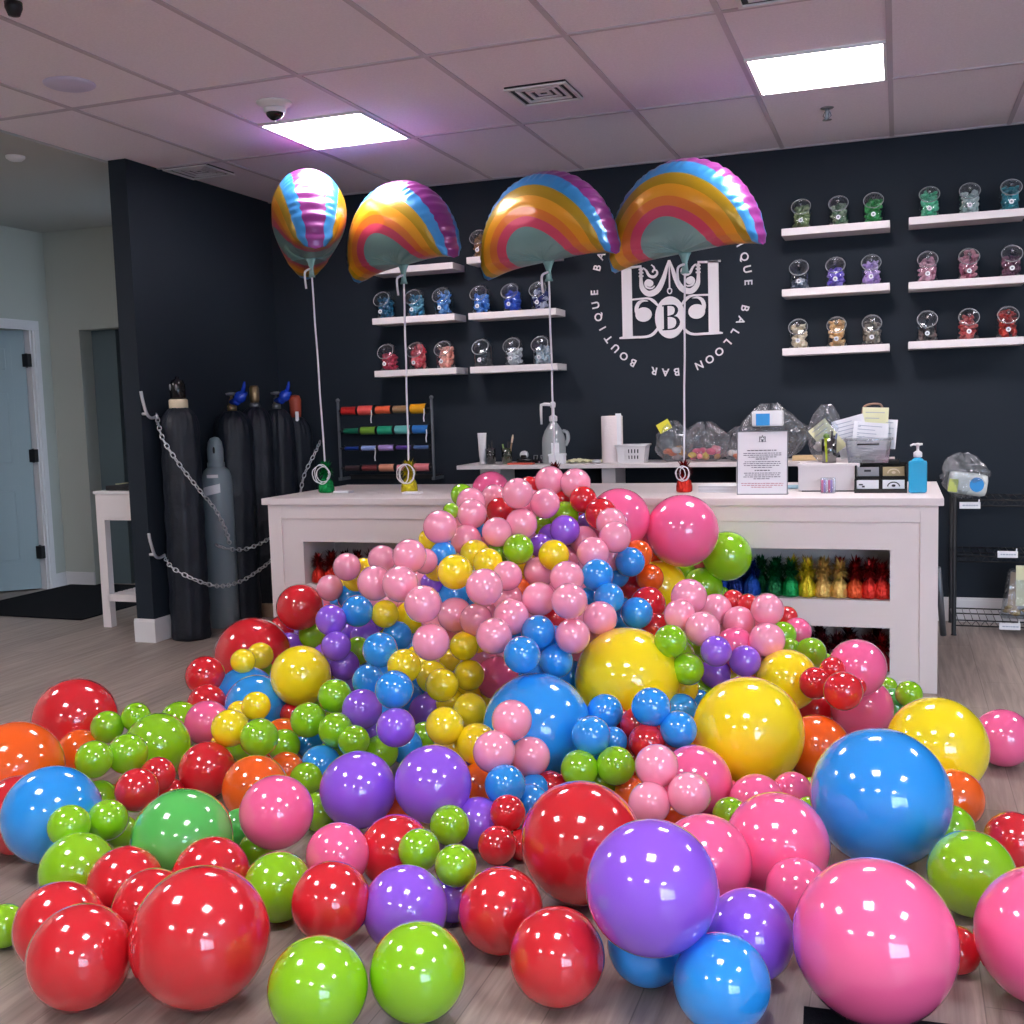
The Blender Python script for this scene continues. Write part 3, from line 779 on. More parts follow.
def stroke(bm, P, mirror, y0=-.012, y1=0.0, n=7):
    """P: (dx, dz, width) in metres about the emblem's axis"""
    q = spline(P, n) if len(P) > 2 else P
    L, Rr = [], []
    for i, (x, z, w) in enumerate(q):
        a = Vector(q[max(0, i - 1)][:2]); b = Vector(q[min(len(q) - 1, i + 1)][:2]); d = (b - a)
        if d.length < 1e-7: d = Vector((1, 0))
        d.normalize(); nn = Vector((-d.y, d.x)) * max(.0008, w / 2)
        L.append((x + nn.x, z + nn.y)); Rr.append((x - nn.x, z - nn.y))
    for i in range(len(q) - 1):
        c = [L[i], L[i + 1], Rr[i + 1], Rr[i]]
        if mirror: c = [(-x, z) for x, z in c]
        f = [bm.verts.new((x, y0, z)) for x, z in c]; bk = [bm.verts.new((x, y1, z)) for x, z in c]
        bm.faces.new(f); bm.faces.new(bk[::-1])
        for k in range(4): bm.faces.new((f[k], bk[k], bk[(k + 1) % 4], f[(k + 1) % 4]))
def disc(bm, cx, cz, rx, rz, y0=-.012, y1=0, n=32):
    f = [bm.verts.new((cx + rx * math.cos(2 * PI * k / n), y0, cz + rz * math.sin(2 * PI * k / n))) for k in range(n)]
    g = [bm.verts.new((v.co.x, y1, v.co.z)) for v in f]
    bm.faces.new(f); bm.faces.new(g[::-1])
    for k in range(n): bm.faces.new((f[k], g[k], g[(k + 1) % n], f[(k + 1) % n]))
U = .00117
def E(pts): return [(-dx * U, (425 - v) * U * .985 - .182, w * U) for dx, v, w in pts]
bm = B()
for mi in (False, True):
    stroke(bm, E([(231, 142, 54), (231, 516, 54)]), mi)
    stroke(bm, E([(276, 522, 8), (250, 520, 14), (190, 521, 13), (128, 521, 13), (92, 508, 15), (66, 478, 12), (58, 462, 4)]), mi)
    stroke(bm, E([(270, 146, 10), (200, 146, 11), (150, 143, 10)]), mi)
    stroke(bm, E([(206, 318, 9), (150, 316, 9), (112, 318, 11), (88, 332, 16), (66, 356, 10), (60, 366, 3)]), mi)
    disc(bm, (142 if mi else -142) * U, (425 - 402) * U - .182, 44 * U, 38 * U, -.0132)
    stroke(bm, E([(118, 331, 4), (146, 328, 11), (168, 340, 18), (179, 362, 20), (180, 384, 18), (176, 402, 10)]), mi, -.0118)
    stroke(bm, E([(152, 150, 14), (153, 215, 16), (146, 262, 24), (112, 292, 30), (66, 276, 30), (34, 222, 24), (14, 160, 14), (2, 122, 6)]), mi)
    for v in (160, 178, 196): stroke(bm, E([(164, v, 8), (140, v, 8)]), mi)
    disc(bm, (-1 if not mi else 1) * 106 * U, (425 - 240) * U - .182, 19 * U, 18 * U, -.0136)
    stroke(bm, E([(100, 222, 6), (118, 220, 9), (130, 236, 10), (122, 258, 10), (96, 264, 8), (80, 252, 4)]), mi)
    stroke(bm, E([(140, 152, 5), (124, 168, 10), (108, 196, 14), (84, 204, 14), (66, 190, 10), (68, 172, 8), (84, 168, 8), (90, 180, 8)]), mi)
    stroke(bm, E([(96, 140, 6), (84, 150, 8), (78, 164, 8)]), mi)
stroke(bm, E([(0, 128, 5), (0, 275, 7)]), False)
for k in range(20):
    a, b = 2 * PI * k / 20, 2 * PI * (k + 1) / 20
    stroke(bm, E([(11 * math.cos(a), 284 + 15 * math.sin(a), 5), (11 * math.cos(b), 284 + 15 * math.sin(b), 5)]), False)
disc(bm, 0, -.182, 80 * U, 110 * U, -.013)
obj('emblem', bm, M_sign, lg)
bm = B()
def EB(pts): return [((x) * U, (425 - v) * U - .182, w * U) for x, v, w in pts]
stroke(bm, EB([(-22, 362, 20), (-22, 488, 20)]), False, -.0155, -.013)
stroke(bm, EB([(-40, 363, 7), (0, 362, 7), (26, 368, 12), (36, 390, 18), (24, 412, 12), (-4, 419, 6), (-14, 420, 5)]), False, -.0155, -.013)
stroke(bm, EB([(-14, 420, 5), (8, 421, 6), (34, 430, 14), (44, 454, 20), (30, 480, 13), (0, 488, 7), (-40, 488, 7)]), False, -.0155, -.013)
obj('letter', bm, M_navy, lg)
# ------------------------------------------------- low white desk at the wall
YD = 6.37
dk = thing('back_desk', 'long white desk shelf against the back wall behind the counter', 'desk', (0, 0, 0))
ZD = .966
bm = B(); box(bm, -2.64, -.02, YD, YB - .004, ZD - .026, ZD, .003); obj('desktop', bm, M_white, dk)
for x0, x1 in ((-2.515, -2.375), (-1.715, -1.63), (-.9, -.76), (-.16, -.06)):
    bm = B(); box(bm, x0, x1, 6.46, 6.72, 0, ZD - .026); obj('support', bm, M_white, dk)
def cyl(name, x, y, z, prof, m, label, cat, group=None, n=24, **k):
    bm = B(); lathe(bm, prof, n, **k)
    return one(name, bm, m, label, cat, group, True, (x, y, z))
t = thing('lotion_tube', 'white squeeze tube standing on its cap at the desk\'s left end', 'tube', (-2.51, 6.50, ZD))
bm = B(); lathe(bm, [(.018, 0), (.02, .002), (.02, .022), (.017, .024)], 18); obj('cap', bm, M_trim, t, True)
bm = B(); n = 20
rings = [[bm.verts.new((a * math.cos(2 * PI * k / n), b * math.sin(2 * PI * k / n), z)) for k in range(n)] for a, b, z in ((.018, .018, .024), (.022, .021, .05), (.026, .016, .12), (.03, .008, .185), (.031, .003, .20))]
for p, q in zip(rings, rings[1:]):
    for k in range(n): bm.faces.new((p[k], p[(k + 1) % n], q[(k + 1) % n], q[k]))
bm.faces.new(rings[0][::-1]); bm.faces.new(rings[-1]); obj('body', bm, M_trim, t, True)
def cup(x, y, m, label, pens, h=.10, r=.034, z=ZD, nm='pen_cup'):
    t = thing(nm, label, 'cup', (x, y, z), 0)
    bm = B(); lathe(bm, [(0, 0), (r * .9, 0), (r, h), (r * .93, h), (r * .83, .004), (0, .004)], 24); obj('cup', bm, m, t, True)
    return t
def stick(name, x, y, z, dx, dy, L, r, m, label, cat, tipm=None, tiplen=.02):
    t = thing(name, label, cat, (x, y, z))
    e = Vector((dx, dy, L))
    bm = B(); tube(bm, [(0, 0, 0), e * .5, e], r, 10); obj('barrel', bm, m, t, True)
    if tipm:
        u = e.normalized(); bm = B(); tube(bm, [e, e + u * tiplen * .6, e + u * tiplen], [r * 1.15, r * 1.25, r * .5], 10); obj('tip', bm, tipm, t, True)
    return t
cup(-2.455, 6.50, clear('smoky_glass', (170, 176, 180), .5, .08), 'clear smoky glass of dark pens beside the white tube', 3)
M_lime = mat('green_glass_tint', (104, 140, 60), .3)
cup(-2.345, 6.50, clear('green_glass', (150, 180, 110), .5, .08), 'green tinted glass of brushes on the desk', 3)
for k, (dx, dy) in enumerate(((-.012, .01), (.012, -.006), (.002, .014))):
    stick('pen', -2.455 + dx * .7, 6.50 + dy * .7, ZD + .006, dx * .6, dy * .6, .12 + .012 * k, .004, M_black, 'thin dark pen in the smoky glass, %s' % ('leaning left', 'leaning right', 'tallest of three')[k], 'pen')
for k, (dx, dy, L, m) in enumerate(((-.02, .005, .12, M_lime), (.004, .01, .135, M_black), (.026, -.004, .13, M_brass))):
    stick('paint_brush', -2.345 + dx * .5, 6.50 + dy, ZD + .006, dx, dy, L, .005, m, ('green handled brush leaning left in the green glass', 'black handled brush upright in the green glass', 'brush with a pale head leaning right in the green glass')[k], 'brush', M_cream if k == 2 else None, .05)
t = thing('tape_dispenser', 'black desk tape dispenser with a shiny core, right of the green glass', 'tape dispenser', (-2.235, 6.52, ZD))
bm = B(); box(bm, -.045, .045, -.025, .025, 0, .03, .006); box(bm, -.02, .02, -.02, .02, .03, .055, .008); obj('base', bm, M_blackgloss, t, True)
bm = B(); lathe(bm, [(.016, -.012), (.026, -.012), (.026, .012), (.016, .012)], 20, M=Matrix.Translation((0, 0, .055)) @ Matrix.Rotation(R_(90), 4, 'X')); obj('roll', bm, M_chrome, t, True)
for i, x in enumerate((-2.165, -2.115)):
    t = thing('binder_clip', 'black binder clip on the desk, %s of the pair left of the jug' % ('left', 'right')[i], 'clip', (x, 6.53, ZD), .3 * i, 'black binder clips on the desk')
    bm = B(); box(bm, -.02, .02, -.012, .012, 0, .026, .005); obj('body', bm, M_blackgloss, t)
    bm = B(); tube(bm, [(-.01, 0, .024), (-.012, .01, .05), (.012, .01, .05), (.01, 0, .024)], .002, 6); obj('wire_handle', bm, M_chrome, t, True)
bm = B(); box(bm, -.082, .082, -.03, .03, 0, .012, .004); one('tray', bm, mat('coral_plastic', (216, 84, 66), .4), 'flat coral red strip lying at the front edge of the desk', 'tray', loc=(-2.22, 6.41, ZD))
t = thing('pump_jug', 'large clear gallon jug with a white pump, in the middle of the desk', 'bottle', (-2.04, 6.53, ZD))
bm = B(); lathe(bm, [(0, 0), (.068, 0), (.075, .008), (.075, .13), (.072, .16), (.055, .205), (.032, .24), (.022, .255), (.022, .27)], 28, sx=1, sy=.9); obj('bottle', bm, M_tank, t, True)
bm = B(); lathe(bm, [(0, .004), (.064, .004), (.070, .012), (.070, .075), (0, .075)], 28, sx=1, sy=.9); obj('gel', bm, mat('pale_gel', (196, 212, 206), .3), t, True)
bm = B(); tube(bm, spline([(.06, 0, .20), (.088, 0, .19), (.094, 0, .15), (.076, 0, .11)], 6), .012, 10); obj('grip', bm, M_tank, t, True)
bm = B(); lathe(bm, [(.024, .262), (.026, .264), (.026, .292), (.016, .298), (.010, .305), (.010, .345), (.016, .35), (.018, .375), (.01, .385)], 18); tube(bm, [(0, 0, .365), (-.05, -.01, .37), (-.072, -.014, .366), (-.074, -.015, .34), (-.073, -.015, .245)], [.011, .011, .01, .009, .007], 10); obj('pump', bm, M_trim, t, True)
bm = B(); box(bm, .005, .055, -.071, -.068, .04, .13); obj('label', bm, M_paper, t)
bm = B(); box(bm, -.048, .048, -.035, .035, 0, .062, .008); box(bm, -.05, .05, -.037, .037, .05, .064, .004)
one('plastic_tub', bm, M_paper, 'small white lidded tub in front of the pump jug', 'tub', loc=(-1.985, 6.42, ZD))
t = thing('cloth', 'crumpled white cloth lying flat between jug and paper towel roll', 'cloth', (-1.83, 6.5, ZD))
bm = B(); n = 14; G = [[bm.verts.new((-.11 + .22 * i / n, -.05 + .1 * j / n, .004 + .016 * abs(math.sin(i * 1.1 + j * .7)) + .012 * math.exp(-((i - 4) ** 2 + (j - 8) ** 2) / 14))) for j in range(n + 1)] for i in range(n + 1)]
for i in range(n):
    for j in range(n): bm.faces.new((G[i][j], G[i + 1][j], G[i + 1][j + 1], G[i][j + 1]))
r = bmesh.ops.extrude_face_region(bm, geom=bm.faces[:]); bmesh.ops.translate(bm, verts=[v for v in r['geom'] if isinstance(v, bmesh.types.BMVert)], vec=(0, 0, -.003)); obj('fabric', bm, M_yellowpaper, t, True)
bm = B(); sphere(bm, (0, 0, .012), .03, 16, 8, 1, .8, .4); one('soap_dish', bm, M_chrome, 'small shiny silver dish just left of the paper towel roll', 'dish', smooth=True, loc=(-1.745, 6.45, ZD))
t = thing('paper_towel_roll', 'tall upright white paper towel roll on the desk', 'paper towels', (-1.665, 6.54, ZD))
bm = B(); lathe(bm, [(.02, 0), (.064, 0), (.066, .004), (.066, .282), (.064, .286), (.02, .286)], 36); obj('roll', bm, mat('paper_towel', (238, 226, 226), .9, bump=.3, bscale=90), t, True)
bm = B(); box(bm, .035, .07, -.05, -.046, .006, .30); obj('loose_sheet', bm, M_paper, t)
bm = B(); lathe(bm, [(.018, -.001), (.021, -.001), (.021, .288), (.018, .288)], 20); obj('core', bm, mat('cardboard', (180, 150, 118), .8), t, True)
def basket(x, y, z, w, d, h, label, m, slots=True, rz=0):
    t = thing('plastic_basket', label, 'basket', (x, y, z), rz)
    bm = B(); tp = 1.16; th = .004
    def wall(p0, p1):
        (x0, y0), (x1, y1) = p0, p1
        nx = 9; rows = ((0, .16), (.16, .42), (.42, .5), (.5, .78), (.78, 1)) if slots else ((0, 1),)
        for ri, (a, b) in enumerate(rows):
            for k in range(nx):
                f0, f1 = k / nx, (k + 1) / nx
                seg = [(f0, f1)]
                if slots and ri in (1, 3) and 2 <= k <= 6: seg = [(f0, f0 + .4 / nx)]
                for u0, u1 in seg:
                    q = []
                    for u, v in ((u0, a), (u1, a), (u1, b), (u0, b)):
                        s = 1 + (tp - 1) * v
                        q.append(Vector(((x0 + (x1 - x0) * u) * s, (y0 + (y1 - y0) * u) * s, h * v)))
                    nrm = (q[1] - q[0]).cross(q[3] - q[0]).normalized() * th
                    o = [bm.verts.new(p) for p in q]; i = [bm.verts.new(p - nrm) for p in q]
                    bm.faces.new(o); bm.faces.new(i[::-1])
                    for e in range(4): bm.faces.new((o[e], i[e], i[(e + 1) % 4], o[(e + 1) % 4]))
    a, b = w / 2, d / 2
    wall((-a, -b), (a, -b)); wall((a, -b), (a, b)); wall((a, b), (-a, b)); wall((-a, b), (-a, -b))
    box(bm, -a, a, -b, b, 0, .004)
    obj('body', bm, m, t)
    bm = B(); A, Bq = a * tp + .004, b * tp + .004
    tube(bm, [(-A, -Bq, h), (A, -Bq, h), (A, Bq, h), (-A, Bq, h)], .006, 8, True); obj('rim', bm, m, t, True)
    return t
basket(-1.53, 6.52, ZD, .155, .12, .105, 'small white slotted plastic basket right of the paper towel roll', M_trim)
# crinkled bags of party balloons
PC = [mat('packet_%d' % i, c, .35) for i, c in enumerate(((236, 120, 70), (240, 150, 160), (246, 210, 90), (236, 92, 130), (244, 236, 232), (240, 170, 90)))]
def plastic_bag(x, y, z, w, d, h, label, seed, n=12, cols=(0, 1, 2, 3, 4, 5), ear=True):
    t = thing('plastic_bag', label, 'plastic bag', (x, y, z), 0, 'clear plastic bags on the back desk')
    q = random.Random(seed); ph = [q.uniform(0, 6) for _ in range(8)]
    bm = B(); sphere(bm, (0, 0, .5), .5, 36, 24)
    for v in bm.verts:
        a = math.atan2(v.co.y, v.co.x); e = v.co.z
        f = 1 + .10 * math.sin(3 * a + ph[0]) + .07 * math.sin(7 * a + ph[1] + e * 5) + .06 * math.sin(13 * a + ph[2] - e * 9) + .05 * math.sin(19 * e + ph[3] + 4 * a)
        if e > .7: f *= 1 + .9 * (e - .7) * math.sin(5 * a + ph[4])
        zz = max(0, min(1, e)); bulge = (1 - abs(2 * zz - .55) ** 3 * .25)
        v.co = Vector((v.co.x * f * w * 1.1 * bulge, v.co.y * f * d * 1.05, (max(.0, min(.96, (e - .04) * 1.12)) / .96) * h * (1 + .08 * math.sin(4 * a + ph[5]) * (e > .5))))
    obj('film', bm, M_bagplastic, t, False)
    for k in range(n):
        a = q.uniform(0, 2 * PI); rr = math.sqrt(q.random()) * .36; zz = q.uniform(.09, .36)
        bm = B(); M = Matrix.Translation((rr * w * math.cos(a), rr * d * math.sin(a), h * zz)) @ Matrix.Rotation(q.uniform(0, 3), 4, Vector((q.random() + .1, q.random(), q.random())))
        s = q.uniform(.016, .026)
        sphere(bm, (0, 0, 0), s, 12, 8, 1.2, .8, .8, 0, M)
        c = obj('balloon_packet', bm, PC[cols[k % len(cols)]], t, True)
    return t
b1 = plastic_bag(-1.29, 6.55, ZD, .20, .17, .23, 'clear crinkled bag of orange and white packets, below a yellow tag', 4, 12, (0, 4, 4, 5, 0, 4))
bm = B(); box(bm, -.04, .04, -.002, .002, -.03, .03, 0, 0, Matrix.Rotation(R_(-28), 4, 'Y')); o = obj('tag', bm, mat('bright_yellow_card', (240, 232, 70), .6), b1); o.location = (-.04, -.06, .215)
plastic_bag(-1.09, 6.53, ZD, .27, .17, .22, 'clear crinkled bag of pink and yellow packets in the middle of the desk', 9, 16, (3, 3, 1, 2, 1, 5))
b3 = plastic_bag(-.88, 6.55, ZD, .22, .17, .19, 'clear crinkled bag of pale peach packets behind the framed notice', 15, 12, (1, 5, 4, 1, 0, 4))
b4 = plastic_bag(-.72, 6.66, ZD, .36, .16, .31, 'tall clear bag with a blue and white pack, behind the framed notice', 21, 4, (4, 2))
bm = B(); box(bm, -.10, .08, -.10, -.02, .20, .292, .012); obj('pack', bm, M_paper, b4)
bm = B(); box(bm, -.075, .005, -.103, -.0995, .205, .275); obj('pack_label', bm, mat('cyan_blue_print', (50, 150, 220), .5), b4)
bm = B(); box(bm, -.2, .0, -.04, .04, 0, .03, .006); one('cardboard_tray', bm, mat('tan_card', (206, 178, 134), .8), 'low tan cardboard tray on the desk right of the framed notice', 'tray', loc=(-.38, 6.5, ZD))

# ------------------------------------------------------- things on the counter
t = thing('notice_frame', 'clear framed white notice with printed paragraphs standing on the counter', 'sign', (-.608, 5.23, CT))
MT = Matrix.Rotation(R_(-7), 4, 'X')
bm = B(); box(bm, -.116, .116, -.003, .003, 0, .30, 0, 0, MT); obj('paper', bm, M_paper, t)
bm = B()
for a, b, c, d in ((-.118, -.114, 0, .302), (.114, .118, 0, .302), (-.118, .118, 0, .004), (-.118, .118, .298, .302)): box(bm, a, b, -.006, .004, c, d, 0, 0, MT)
box(bm, -.116, .116, 0, .07, 0, .003)
obj('acrylic_edge', bm, M_greymetal, t)
bm = B(); q = random.Random(5)
lines = [(.208, .07, 1), (.195, .088, 0), (.186, .088, 0), (.177, .065, 0), (.167, .03, 1), (.155, .082, 0), (.146, .088, 0), (.137, .085, 0), (.128, .05, 0), (.113, .035, 1), (.101, .085, 0), (.092, .08, 0), (.083, .088, 0), (.074, .04, 0)]
for z, w, bold in lines:
    x = -w if not bold and w < .088 and w > .06 else -w
    while x < w - .004:
        l = min(q.uniform(.006, .018), w - x); box(bm, x, x + l, -.0045, -.0031, z, z + (.0042 if bold else .003), 0, 0, MT); x += l + .0035
obj('printed_text', bm, M_ink, t)
bm = B()
for z, w in ((.052, .098), (.043, .095), (.034, .05)):
    x = -w
    while x < w - .004:
        l = min(q.uniform(.006, .018), w - x); box(bm, x, x + l, -.0045, -.0031, z, z + .003, 0, 0, MT); x += l + .0035
obj('red_printed_text', bm, M_redink, t)
bm = B()
for s in (-1, 1):
    tb = bmesh.new()
    for P in ([(s * .013, .252, .0035), (s * .013, .276, .0035)], [(s * .018, .251, .002), (s * .004, .251, .002)], [(s * .012, .266, .002), (s * .004, .262, .003)], [(s * .010, .276, .002), (s * .005, .270, .004), (0, .282, .002)]): stroke(tb, P, False, -.0045, -.0031, 4)
    merge(bm, tb, 0, MT)
tb = bmesh.new(); disc(tb, 0, .256, .005, .007, -.0045, -.0031, 16); merge(bm, tb, 0, MT)
obj('crest', bm, M_ink, t)
bm = B()
for k in range(5): box(bm, -.095 + .004 * (k % 2), .10 - .003 * (k % 3), -.06 + .003 * (k % 2), .08, k * .007, k * .007 + .006, .002)
one('paper_stack', bm, M_paper, 'stack of white paper lying on the counter left of the notice', 'papers', loc=(-.84, 5.42, CT))
bm = B(); box(bm, -.10, .10, -.05, .06, 0, .012, .003); one('blue_folder', bm, mat('pale_blue_card', (168, 206, 224), .6), 'thin pale blue folder on the counter right of the notice', 'folder', loc=(-.45, 5.62, CT))
t = thing('storage_box', 'plain white box on the counter under the clear bin', 'box', (-.32, 5.46, CT))
bm = B(); box(bm, -.135, .145, -.075, .16, .006, .125, .003); obj('body', bm, M_white, t)
bm = B(); box(bm, -.137, .147, -.077, .162, .118, .135, .003); obj('lid', bm, M_white, t)
bm = B(); box(bm, -.12, .13, -.06, .14, 0, .008); obj('foot', bm, M_black, t)
ZB = CT + .135
cup(-.315, 5.45, clear('black_mesh', (34, 34, 38), .3, .2), 'black mesh cup of pens on the white box', 4, .115, .036, ZB)
stick('highlighter', -.322, 5.43, ZB + .006, -.004, -.004, .115, .012, mat('lime_marker', (176, 196, 40), .35), 'fat lime green highlighter in the black mesh cup', 'pen', M_lime, .02)
for k, (dx, dy) in enumerate(((.012, .01), (.02, -.004), (.006, .02))): stick('pen', -.312 + dx * .6, 5.455 + dy * .5, ZB + .006, dx, dy, .125 + .01 * k, .005, (M_black, mat('blue_grey_pen', (96, 112, 140), .4), M_black)[k], ('black pen in the black mesh cup, front one', 'blue grey pen in the black mesh cup', 'black pen in the black mesh cup, rear one')[k], 'pen')
M_clearbin = clear('clear_bin', (236, 238, 240), .45, .10, body=.12)
basket(-.135, 5.47, ZB, .18, .13, .112, 'clear plastic bin of papers standing on the white box', M_clearbin, False)
bm = B(); box(bm, -.05, .05, -.003, .0, 0, .007, .002); one('bin_slot', bm, M_blackgloss, 'thin dark label strip on the clear bin front', 'label', loc=(-.135, 5.396, ZB + .085))
bm = B(); q = random.Random(11)
for k in range(10):
    M = Matrix.Translation((q.uniform(-.05, .05), q.uniform(-.03, .03), .012 + .005 * k)) @ Matrix.Rotation(q.uniform(-.4, .4), 4, 'Z') @ Matrix.Rotation(q.uniform(-.1, .1), 4, 'Y')
    box(bm, -.032, .032, -.02, .02, 0, .004, 0, 0, M)
o = one('card_pile', bm, M_paper, 'heap of white cards inside the clear bin', 'cards', loc=(-.135, 5.47, ZB)); o['kind'] = 'stuff'
def sheet(name, x, y, z, w, h, ry, rx, m, label, cat='paper', lines=6, rz=0):
    t = thing(name, label, cat, (x, y, z))
    M = Matrix.Rotation(rz, 4, 'Z') @ Matrix.Rotation(rx, 4, 'X') @ Matrix.Rotation(ry, 4, 'Y')
    bm = B(); n = 10
    for s in (0, 1):
        g = [[bm.verts.new(M @ Vector((-w / 2 + w * i / n, .006 * math.sin(i * .5) + s * .0012, h * j))) for j in (0, 1)] for i in range(n + 1)]
        for i in range(n): bm.faces.new((g[i][0], g[i + 1][0], g[i + 1][1], g[i][1]))
    obj('sheet', bm, m, t)
    bm = B(); q = random.Random(int(x * 1000))
    for k in range(lines):
        z0 = h * (.88 - .75 * k / max(1, lines))
        box(bm, -w * .38, w * q.uniform(.1, .38), -.0105, -.0078, z0, z0 + .003, 0, 0, M)
    obj('printing', bm, mat('faint_print', (170, 176, 192), .7), t)
    return t
sheet('receipt', -.275, 5.51, ZB + .05, .10, .17, R_(-38), R_(-8), M_yellowpaper, 'pale yellow slip leaning left out of the clear bin', lines=5)
sheet('receipt', -.19, 5.515, ZB + .03, .15, .19, R_(-14), R_(-6), M_paper, 'large white sheet in the middle of the clear bin', lines=8)
sheet('receipt', -.115, 5.525, ZB + .04, .12, .22, R_(3), R_(-4), M_yellowpaper, 'pale yellow sheet standing tallest in the clear bin', lines=6)
sheet('receipt', -.14, 5.50, ZB + .02, .16, .17, R_(6), R_(-6), M_paper, 'white sheet at the front right of the clear bin', lines=7)
sheet('receipt', -.045, 5.53, ZB + .06, .06, .14, R_(5), R_(-4), M_paper, 'narrow white slip at the right end of the clear bin', lines=4)
bm = B(); tube(bm, spline([(-.055, 0, 0), (-.05, 0, .045), (-.02, 0, .06), (.02, 0, .06), (.035, 0, .045), (.038, 0, 0)], 5), .005, 8)
one('bag_handle', bm, mat('tan_cord', (150, 120, 100), .7), 'tan cord handle looping above the tallest yellow sheet', 'handle', smooth=True, loc=(-.11, 5.55, ZB + .215))
plastic_bag(-.34, 5.56, ZB, .15, .12, .26, 'clear bag of white slips on the white box, behind the pen cup', 31, 8, (4, 4, 4, 1))
t = thing('party_pack', 'little pack of pink and purple candles in front of the white box', 'pack', (-.312, 5.30, CT))
bm = B(); box(bm, -.035, .035, -.014, .014, 0, .075, .008); obj('film', bm, M_bagplastic, t)
for k in range(6):
    bm = B(); lathe(bm, [(0, .004), (.005, .004), (.005, .062), (0, .064)], 10, (-.026 + k * .0104, 0, 0)); obj('candle', bm, (mat('candle_pink', (240, 120, 170), .5), mat('candle_lilac', (176, 150, 220), .5), mat('candle_white', (240, 230, 240), .5))[k % 3], t, True)
t = thing('card_organiser', 'black four pocket organiser with sample cards beside the hand sanitiser', 'organiser', (-.078, 5.36, CT))
bm = B()
box(bm, -.116, .116, -.05, .10, 0, .012, .002); box(bm, -.116, .116, .09, .10, .012, .135)
for x in (-.116, -.003, .108): box(bm, x, x + .008, -.05, .095, .012, .065); box(bm, x, x + .008, .01, .095, .065, .125)
box(bm, -.116, .116, -.054, -.048, 0, .02); box(bm, -.116, .116, .004, .010, .055, .075)
for x in (-.085, .03): box(bm, x, x + .055, .05, .09, .125, .15, .004)
obj('rack', bm, M_blackgloss, t)
for i, (x, y, z, m, sub) in enumerate(((-.104, -.045, .018, M_paper, 0), (.009, -.045, .018, M_paper, 1), (-.104, .012, .075, mat('grey_card', (150, 150, 154), .5), 2), (.009, .012, .075, mat('gold_card', (176, 160, 120), .5), 3))):
    bm = B(); box(bm, x, x + .096, y, y + .006, z, z + .042, .001); c = obj('card', bm, m, t)
    bm = B()
    if sub == 0: box(bm, x + .008, x + .026, y - .001, y, z + .018, z + .024); box(bm, x + .022, x + .034, y - .001, y, z + .008, z + .016)
    elif sub == 2: box(bm, x + .03, x + .06, y - .001, y, z + .02, z + .03)
    else:
        for k in range(14):
            a, b = PI * k / 14, PI * (k + 1) / 14
            stroke(bm, [(x + .048 + .026 * math.cos(a), z + .012 + .02 * math.sin(a), .005), (x + .048 + .026 * math.cos(b), z + .012 + .02 * math.sin(b), .005)], False, y - .001, y)
        disc(bm, x + .048, z + .016, .009, .006, y - .001, y, 16)
    obj('printing', bm, M_black if sub != 3 else M_cream, c)
t = thing('hand_sanitiser', 'bright blue square pump bottle of hand sanitiser at the counter\'s right end', 'bottle', (.083, 5.30, CT))
M_gel = mat('aqua_blue_gel', (44, 168, 214), .12, spec=.6, coat=.6)
bm = B(); box(bm, -.040, .040, -.028, .028, .002, .150, .010); lathe(bm, [(.03, .148), (.022, .158), (.014, .162), (.013, .170)], 20); obj('bottle', bm, M_gel, t, False)
bm = B(); lathe(bm, [(.018, .165), (.019, .168), (.019, .186), (.012, .192), (.006, .196), (.006, .215), (.012, .218), (.012, .226), (.004, .23)], 18); tube(bm, [(0, 0, .222), (-.02, -.006, .224), (-.032, -.010, .218)], [.006, .005, .004], 8); tube(bm, [(0, 0, .222), (.02, .003, .224)], [.006, .005], 8); obj('pump', bm, M_trim, t, True)

# -------------------------------------------------------------- ribbon rack
t = thing('ribbon_rack', 'black wall rack holding rows of coloured ribbon spools', 'rack', (-3.255, 6.62, 0))
for x in (-.345, .35):
    bm = B(); box(bm, x - .007, x + .007, -.007, .007, .86, 1.40); sphere(bm, (x, 0, 1.405), .014, 12, 8); box(bm, x - .01, x + .01, -.02, .14, .86, .88); obj('post', bm, M_greymetal if False else mat('dark_steel', (104, 110, 118), .4, metal=.3), t)
RZ = (1.333, 1.196, 1.078, .944)
for z in RZ:
    bm = B(); tube(bm, [(-.34, 0, z), (.345, 0, z)], .007, 8); obj('rod', bm, M_black, t, True)
bm = B(); box(bm, -.345, .35, .12, .14, .86, .89); obj('base_bar', bm, M_black, t)
SP = [[((196, 46, 44), 'red', .027), ((236, 92, 86), 'coral', .032), ((222, 96, 62), 'burnt orange', .026), ((150, 118, 84), 'tan', .024), ((226, 162, 24), 'amber', .032)],
      [((26, 110, 84), 'dark green', .018), ((116, 160, 56), 'lime green', .026), ((34, 156, 120), 'emerald', .028), ((104, 190, 184), 'aqua', .028), ((40, 116, 190), 'azure blue', .028)],
      [((34, 60, 140), 'navy', .012), ((150, 170, 226), 'periwinkle', .017), ((178, 150, 214), 'lavender', .02), ((86, 56, 140), 'deep purple', .013), ((80, 110, 160), 'slate blue', .012)],
      [((78, 60, 64), 'dark brown', .016), ((126, 54, 58), 'maroon', .020), ((222, 150, 122), 'peach', .025), ((224, 138, 150), 'rose', .02), ((232, 130, 138), 'salmon', .026)]]
